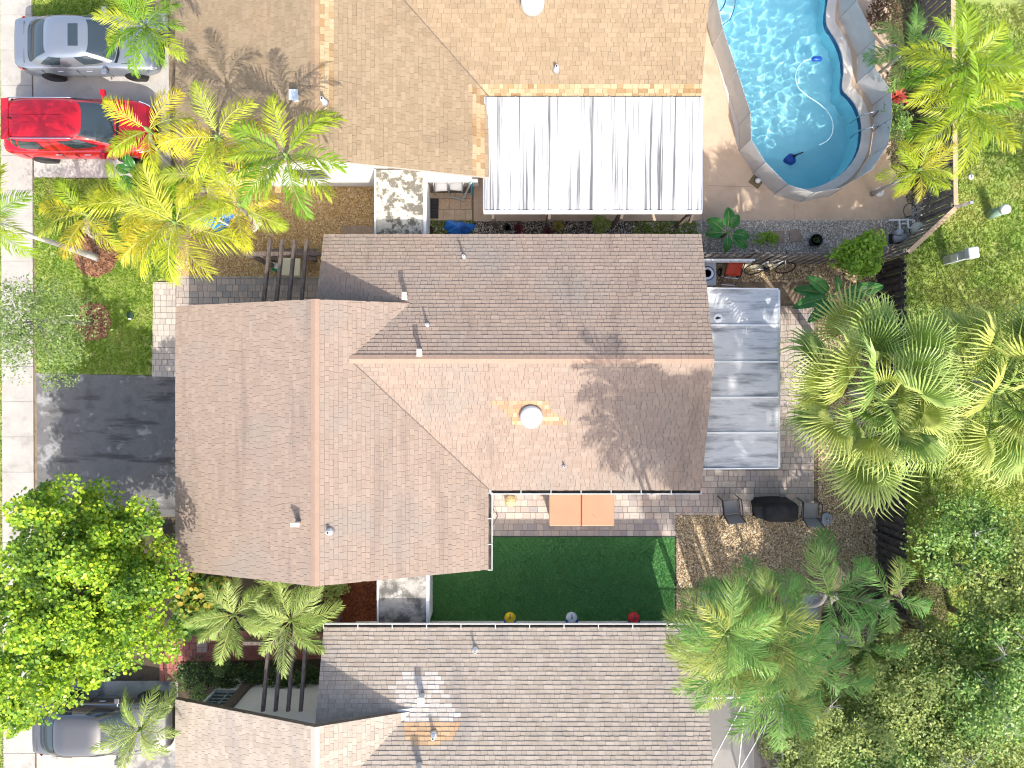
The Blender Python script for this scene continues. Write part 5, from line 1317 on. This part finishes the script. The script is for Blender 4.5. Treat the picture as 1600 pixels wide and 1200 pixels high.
def tree(name, label, px, py, zc, rx, ry, rz, nc, per, size, mat, cr=.45, base=None, tr=.12, tmpl='leaf', group=None, dens=1.0, bare=0, cat='tree', barkm=None, world=None, lump=.25):
    cx, cy = world if world else W(px, py, zc); bx, by = (W(*base) if base else (cx, cy))
    t = thing(name, label, cat, (bx, by, 0), 0, group); o_ = Vector((cx - bx, cy - by, zc))
    ph = [R.uniform(0, 6.28) for _ in range(4)]; cs = []
    while len(cs) < nc:
        d_ = Vector((R.gauss(0, 1), R.gauss(0, 1), R.gauss(.25, .8))).normalized(); a = math.atan2(d_.y, d_.x)
        lm = 1 + lump * (math.sin(3 * a + ph[0]) * .5 + math.sin(5 * a + ph[1]) * .35 + math.sin(2 * a + ph[2]) * .35)
        k = R.uniform(.15, 1) ** .55 * lm
        cs.append((o_.x + d_.x * rx * k, o_.y + d_.y * ry * k, max(.4, o_.z + d_.z * rz * k)))
    crs = [cr * R.uniform(.6, 1.35) for _ in cs]
    kind(leaves('crown', cs, crs, per, size, mat, t, tmpl), 'stuff')
    fork = Vector((o_.x * .5, o_.y * .5, max(.4, zc - rz * .9)))
    mb = MB().tube([(0, 0, 0), fork * .5 + Vector((.05, .03, 0)), fork], [tr * 1.3, tr, tr * .85], 9); mb.build('trunk', barkm or M['bark'], t, True)
    for i in range(min(11, nc // 4)):
        c = Vector(cs[i * 3 % nc]); m_ = fork.lerp(c, .5) + Vector((R.uniform(-.2, .2), R.uniform(-.2, .2), .1))
        MB().tube([fork, m_, c], [tr * .5, tr * .3, tr * .1], 6).build('limb', barkm or M['bark'], t, True)
    for i in range(bare):
        a = R.uniform(0, 6.28); c = o_ + Vector((rx * R.uniform(.3, 1.0) * math.cos(a), ry * R.uniform(.3, 1) * math.sin(a), rz * R.uniform(.8, 1.15))); s0 = fork.lerp(c, .45)
        mb = MB().tube([s0, s0.lerp(c, .5) + Vector((R.uniform(-.2, .2), R.uniform(-.2, .2), .1)), c], [.03, .022, .008], 5)
        for q in range(6):
            p = s0.lerp(c, R.uniform(.4, .95)); mb.tube([p, p + Vector((R.uniform(-.5, .5), R.uniform(-.5, .5), R.uniform(0, .25)))], [.012, .004], 4)
        mb.build('bare_twig', bpy.data.materials.get('grey_twig') or plain('grey_twig', (.42, .40, .36), .9), t, True)
    return t
TL = {'lime': leafm('lime_leaves', [(.13, .27, .03), (.24, .43, .035), (.36, .54, .04), (.47, .61, .045), (.55, .63, .05)], leaf=.35, rough=.35, stain=((.07, .17, .03), .85, .47, .62, .75)),
      'olive': leafm('olive_leaves', [(.21, .29, .075), (.31, .40, .11), (.37, .45, .12), (.44, .48, .12), (.28, .37, .12)], leaf=.3),
      'deep': leafm('deep_green_leaves', [(.11, .22, .05), (.18, .33, .075), (.26, .41, .09), (.38, .48, .105)], leaf=.3, rough=.35),
      'airy': leafm('pale_airy_leaves', [(.14, .22, .06), (.22, .32, .09), (.34, .42, .16)], leaf=.4),
      'bush': leafm('bright_bush_leaves', [(.14, .28, .02), (.22, .38, .03), (.32, .46, .04)], leaf=.35, rough=.35),
      'croton': leafm('croton_leaves', [(.05, .14, .03), (.09, .22, .04), (.30, .34, .04), (.45, .33, .05), (.12, .25, .05)], leaf=.3, rough=.3),
      'cover': leafm('ground_cover_leaves', [(.20, .40, .015), (.28, .48, .02), (.14, .32, .015)], leaf=.35, rough=.4),
      'hedge': leafm('hedge_leaves', [(.035, .07, .02), (.06, .11, .03), (.10, .15, .04), (.20, .26, .07)], leaf=.25, rough=.4)}
tree('leafy_tree', 'big bright green leafy tree over the grey car and sidewalk', 128, 928, 4.6, 2.4, 3.1, 1.8, 215, 210, .098, TL['lime'], .47, base=(150, 935), tr=.2, tmpl='round', lump=.35)
tree('street_tree', 'thin airy street tree with pale sparse leaves beside the sidewalk', 56, 512, 4.4, 1.7, 1.35, .9, 130, 60, .075, TL['airy'], .42, base=(143, 505), tr=.07, barkm=bpy.data.materials['pale_palm_bark'], lump=.3)
GT = 'small-leaved trees beyond the dark fence'
for a in ((1512, 838, 4.0, 1.35, 1.15, .9, 40, 100, .09, 'deep', .38, (1470, 800), 1, 'dark small-leaved tree just above the bottom right thicket'),
          (1590, 925, 4.2, 1.6, 1.6, 1.1, 60, 110, .09, 'olive', .42, None, 1, 'olive tree at the right photo edge beside dry grass'),
          (1440, 1085, 3.8, 2.2, 1.7, 1.1, 95, 130, .085, 'olive', .44, None, 2, 'wide olive tree in the middle of the bottom right thicket'),
          (1330, 1140, 3.2, 1.9, 1.5, 1.0, 80, 130, .085, 'olive', .42, None, 4, 'olive tree with grey twigs next to the screen enclosure'),
          (1560, 1060, 4.4, 2.1, 1.9, 1.2, 90, 120, .09, 'deep', .45, None, 9, 'dark tree with bare white branches in the bottom right corner'),
          (1510, 1180, 4.0, 2.2, 1.4, 1.1, 80, 120, .085, 'olive', .45, None, 4, 'olive tree cut by the bottom photo edge'),
          (1400, 1190, 3.6, 1.8, 1.1, 1.0, 60, 120, .085, 'deep', .42, None, 2, 'dark small tree cut by the bottom photo edge beside olive trees'),
          (1262, 1120, 2.0, 1.0, 1.1, .8, 40, 110, .085, 'olive', .34, None, 0, 'low olive shrub against the white enclosure frame'),
          (1490, 1010, 3.0, 1.1, .8, .8, 18, 80, .085, 'olive', .4, None, 1, 'loose olive tree above dry grass patch'),
          (1265, 1195, 2.6, 1.2, 1.0, .8, 44, 110, .085, 'olive', .36, None, 1, 'olive shrub at the bottom edge beside the enclosure'),
          (1450, 1140, 2.4, 1.9, 1.2, .8, 50, 110, .085, 'deep', .42, None, 0, 'dark undergrowth tree in the gap between olive crowns'),
          (1580, 1000, 3.0, 1.4, 1.2, .9, 44, 110, .085, 'olive', .42, None, 1, 'olive tree at the right edge above the bare white branches'),
          (1380, 1050, 2.2, 1.2, 1.0, .8, 44, 110, .085, 'deep', .38, None, 1, 'dark undergrowth shrub between the feather palms and olive trees')):
    tree('small_tree', a[13], a[0], a[1], a[2], a[3], a[4], a[5], int(a[6] * 1.5), a[7], a[8] * 1.15, TL[a[9]], a[10], base=a[11], group=GT, bare=a[12], tr=.09)
for wx, wy, z, r, lab in ((17.0, -1.7, 5.2, 2.4, 'tree beyond the right photo edge shading the utility cabinet'), (18.6, 3.8, 5.2, 2.3, 'tree beyond the right photo edge shading the upper back lawn'), (19.8, 8.8, 4.8, 1.6, 'tree beyond the top right photo corner')):
    tree('shade_tree', lab, 0, 0, z, r, r * .9, 1.2, 60, 80, .1, TL['olive'], .5, world=(wx, wy), tr=.14)

for wx, wy, z, rx, ry, nc, lab in ((10.4, -17.1, 19.0, 1.7, 2.1, 60, 'tall tree south of the beige house shading the central roof end'), (12.3, -16.6, 18.0, 2.2, 2.6, 46, 'tall tree south of the thicket shading the silver patio roof'), (13.5, -20.5, 17.5, 2.6, 2.0, 24, 'tall tree south of the thicket shading the gravel yard'), (10.6, -20.6, 17.5, 1.9, 1.5, 15, 'slim tall tree south of the beige house shading the patio')):
    tree('tall_tree', lab, 0, 0, z, rx, ry, 1.6, nc, 105, .17, TL['olive'], .52, world=(wx, wy), tr=.3, tmpl='round', lump=.3)
def shrub(name, label, px, py, z, rx, ry, rz, nc, per, size, mat, cr, tmpl='leaf', cat='shrub', group=None):
    return tree(name, label, px, py, z, rx, ry, rz, nc, per, size, mat, cr, tr=.03, tmpl=tmpl, cat=cat, group=group, lump=.15)
shrub('round_shrub', 'bright green rounded shrub where the grey fence meets the dark fence', 1347, 400, 1.85, .85, .52, .4, 34, 70, .14, TL['bush'], .32)
shrub('low_shrub', 'small green shrub beside the broad-leaved plant in pale gravel', 1197, 377, .4, .42, .25, .22, 10, 60, .08, TL['bush'], .2)
shrub('strip_shrub', 'olive brown shrub in the narrow planting strip', 940, 350, .5, .32, .3, .3, 12, 60, .08, TL['olive'], .2)
shrub('croton_shrub', 'croton shrub with yellow and green leaves beside the big leafy tree', 308, 925, 1.2, .8, .55, .5, 22, 55, .17, TL['croton'], .34, 'round', group='crotons by the red walk')
shrub('croton_shrub', 'dark green broad-leaved shrub below the yellow croton by the red walk', 305, 965, .9, .75, .45, .4, 20, 50, .2, TL['deep'], .34, 'round', group='crotons by the red walk')
shrub('croton_shrub', 'low dark shrub under the roof edge beside the red mulch', 520, 918, .5, .5, .35, .3, 12, 50, .1, TL['olive'], .25, group='crotons by the red walk')
shrub('lime_cover_shrub', 'lime green clipped shrub at the tan roof corner', 252, 282, .5, .85, .55, .3, 30, 85, .08, TL['cover'], .28)
shrub('lime_cover_shrub', 'lime green ground shrub beneath the yellow palms', 275, 320, .4, .7, .8, .25, 26, 70, .08, TL['cover'], .28)
shrub('flower_shrub', 'dark hedge shrub with pale blossoms beside the red walk corner', 298, 1052, .9, .45, .45, .4, 16, 60, .09, TL['hedge'], .3)
shrub('flower_shrub', 'pale flowering shrub in front of the beige house window', 345, 1042, .8, .28, .24, .2, 8, 50, .07, TL['airy'], .18)
shrub('wall_shrub', 'pale green shrub at the beige roof corner', 318, 1082, .8, .25, .3, .3, 8, 60, .09, TL['airy'], .2)
shrub('pool_shrub', 'dark shrub squeezed between pool fence and palms', 1398, 190, .8, .28, .6, .4, 14, 60, .09, TL['deep'], .26)
shrub('pool_shrub', 'dark reddish shrub behind the pool fence at the top', 1378, 20, .7, .4, .5, .3, 14, 50, .09, leafm('reddish_leaves', [(.10, .05, .03), (.20, .10, .06), (.12, .14, .04)]), .28)
shrub('bed_shrub', 'green shrub in leaf litter at the dark end of the fence', 1290, 1075, .8, .6, .45, .4, 16, 60, .09, TL['bush'], .28)
shrub('under_shrub', 'green weeds growing at the foot of the big leafy tree near the driveway', 258, 858, .4, .35, .4, .25, 12, 60, .09, TL['croton'], .24)
# hedge along the beige house
hd = thing('clipped_hedge', 'dark clipped hedge between the red walk and the beige house', 'hedge', (*W(400, 1046), 0))
hc = [(R.uniform(-2.25, 2.25), R.uniform(-.38, .34), R.uniform(.3, .75)) for _ in range(120)]
kind(leaves('foliage', hc, [.2] * 120, 75, .075, TL['hedge'], hd), 'stuff')
for k in range(7): MB().tube([(-2.1 + k * .7, 0, 0), (-2.1 + k * .7 + .05, .03, .6)], [.03, .012], 6).build('stem', M['bark'], hd)

# big-leaved plants
def bigleaf(L_, w, droop, mat, rib, seed, stalk=.3):
    rr = random.Random(seed); mb = MB(); n = 12
    def mid(s): return Vector((stalk + L_ * s * math.cos(.2 * droop), 0, .25 * L_ * math.sin(s * 2.4) * (1 - droop * .4) - droop * .35 * L_ * s * s))
    for sg in (-1, 1):
        def fn(u, v):
            p = mid(u); hw = w * math.sin(math.pi * min(1, u * .96 + .02)) ** .6 * (1 - .25 * u)
            return p + Vector((0, sg * hw * v, .10 * v * w * 3 * (1 - v) + .22 * v * w - .012 * math.sin(u * 60) * v))
        mb.grid(fn, n, 4, 0)
    mb.tube([(0, 0, -.05), (stalk * .6, 0, .0)] + [tuple(mid(s) + Vector((0, 0, .008))) for s in np.linspace(0, .98, 9)], [.02, .018] + [.014 * (1 - .8 * s) for s in np.linspace(0, .98, 9)], 5, 1)
    return mb.mesh('leaf_blade', [mat, rib], True)
ban_m = leafm('banana_leaf', [(.035, .15, .035), (.05, .20, .045), (.08, .25, .05)], src='object', leaf=.3, rough=.35, fine=.15, fscale=20); rib_m = plain('leaf_rib', (.32, .42, .18), .5)
BL = [bigleaf(1.05, .24, d_, ban_m, rib_m, i) for i, d_ in enumerate((.4, .7, 1.0))]
ear_m = leafm('elephant_ear_leaf', [(.04, .19, .035), (.08, .27, .05)], src='object', leaf=.3, rough=.35)
EL = [bigleaf(.6, .24, d_, ear_m, rib_m, 9 + i, .22) for i, d_ in enumerate((.5, .9))]
def bigplant(name, label, px, py, zc, bankk, items, cat='plant', stem=.06):
    cx, cy = W(px, py, zc); t = thing(name, label, cat, (cx, cy, 0))
    MB().tube([(0, 0, 0), (.02, .01, zc * .5), (0, 0, zc)], [stem, stem * .85, stem * .6], 8).build('stem', M['rachis_g'], t, True)
    for az, el, sc in items: link('leaf', R.choice(bankk), t, (0, 0, zc - .02), (R.uniform(-.2, .2), -rad(el), rad(az)), (sc, sc, sc))
bigplant('banana_plant', 'banana plant with long dark green leaves in the gravel yard', 1303, 462, 1.3, BL, [(150, 15, .9), (10, 20, 1.1), (195, 5, 1.0), (225, 0, .9), (262, 0, .75), (335, 5, .95), (115, 55, .7), (170, -5, .95)])
bigplant('broad_leaf_plant', 'elephant-ear plant with big glossy leaves in pale gravel by the pool deck', 1137, 363, .7, EL, [(95, 25, 1.0), (150, 5, 1.0), (185, 0, .9), (320, 5, 1.0), (345, 12, .9), (265, 5, .8), (60, 20, .8)])
bigplant('broad_leaf_plant', 'broad-leaved green plant at the red car bumper', 212, 272, .7, EL, [(110, 20, .8), (160, 10, .8), (215, 0, .9), (290, 0, .8), (30, 5, .8), (250, 10, .8)])
br_m = leafm('bromeliad_leaf', [(.40, .05, .04), (.55, .12, .08)], src='object', leaf=.25); BR_ = [bigleaf(.32, .05, d_, br_m, br_m, 20 + i, .04) for i, d_ in enumerate((.5, .9))]
dr_m = leafm('dark_red_leaf', [(.10, .02, .03), (.20, .04, .05)], src='object', leaf=.2); DR_ = [bigleaf(.30, .035, d_, dr_m, dr_m, 24 + i, .03) for i, d_ in enumerate((.4, .8))]
ye_m = leafm('golden_leaf', [(.36, .26, .05), (.30, .30, .06)], src='object', leaf=.25); YE_ = [bigleaf(.26, .05, d_, ye_m, ye_m, 28 + i, .03) for i, d_ in enumerate((.4, .8))]
rosette = lambda n, el, sc: [(i * 137.5, el + R.uniform(-15, 25), sc * R.uniform(.8, 1.15)) for i in range(n)]
bigplant('bromeliad', 'coral red bromeliad at the outer edge of the pool fence', 1400, 152, .55, BR_, rosette(16, 25, 1.15), stem=.03)
bigplant('dracaena', 'dark red spiky plant in the planting strip, first from the blue tarp', 810, 358, .3, DR_, rosette(12, 25, 1.0), stem=.02)
bigplant('dracaena', 'dark red spiky plant in the planting strip beside the golden plant', 855, 364, .25, DR_, rosette(12, 25, .8), stem=.02)
bigplant('golden_plant', 'small golden plant in the planting strip under the white patio roof', 871, 354, .3, YE_, rosette(14, 25, .95), stem=.02)
t = thing('plant_pot', 'round black pot with small plant in the pale gravel', 'pot', (*W(1270, 378), .01))
MB().lathe([(.15, 0), (.2, .28), (.215, .3), (.18, .3), (.17, .22)], n=22).build('pot', M['black'], t, True); MB().lathe([(.175, .2), (.17, .22)], n=18).build('soil', M['soil'], t)
kind(leaves('foliage', [(0, 0, .28)], [.12], 60, .06, TL['hedge'], t), 'stuff')
t = thing('plant_pot', 'small black pot in the planting strip beside the dracaena', 'pot', (*W(793, 357), .01))
MB().lathe([(.08, 0), (.11, .15), (.115, .16), (.09, .16), (.085, .12)], n=18).build('pot', M['black'], t, True); MB().lathe([(.085, .11), (.08, .12)], n=14).build('soil', M['soil'], t)
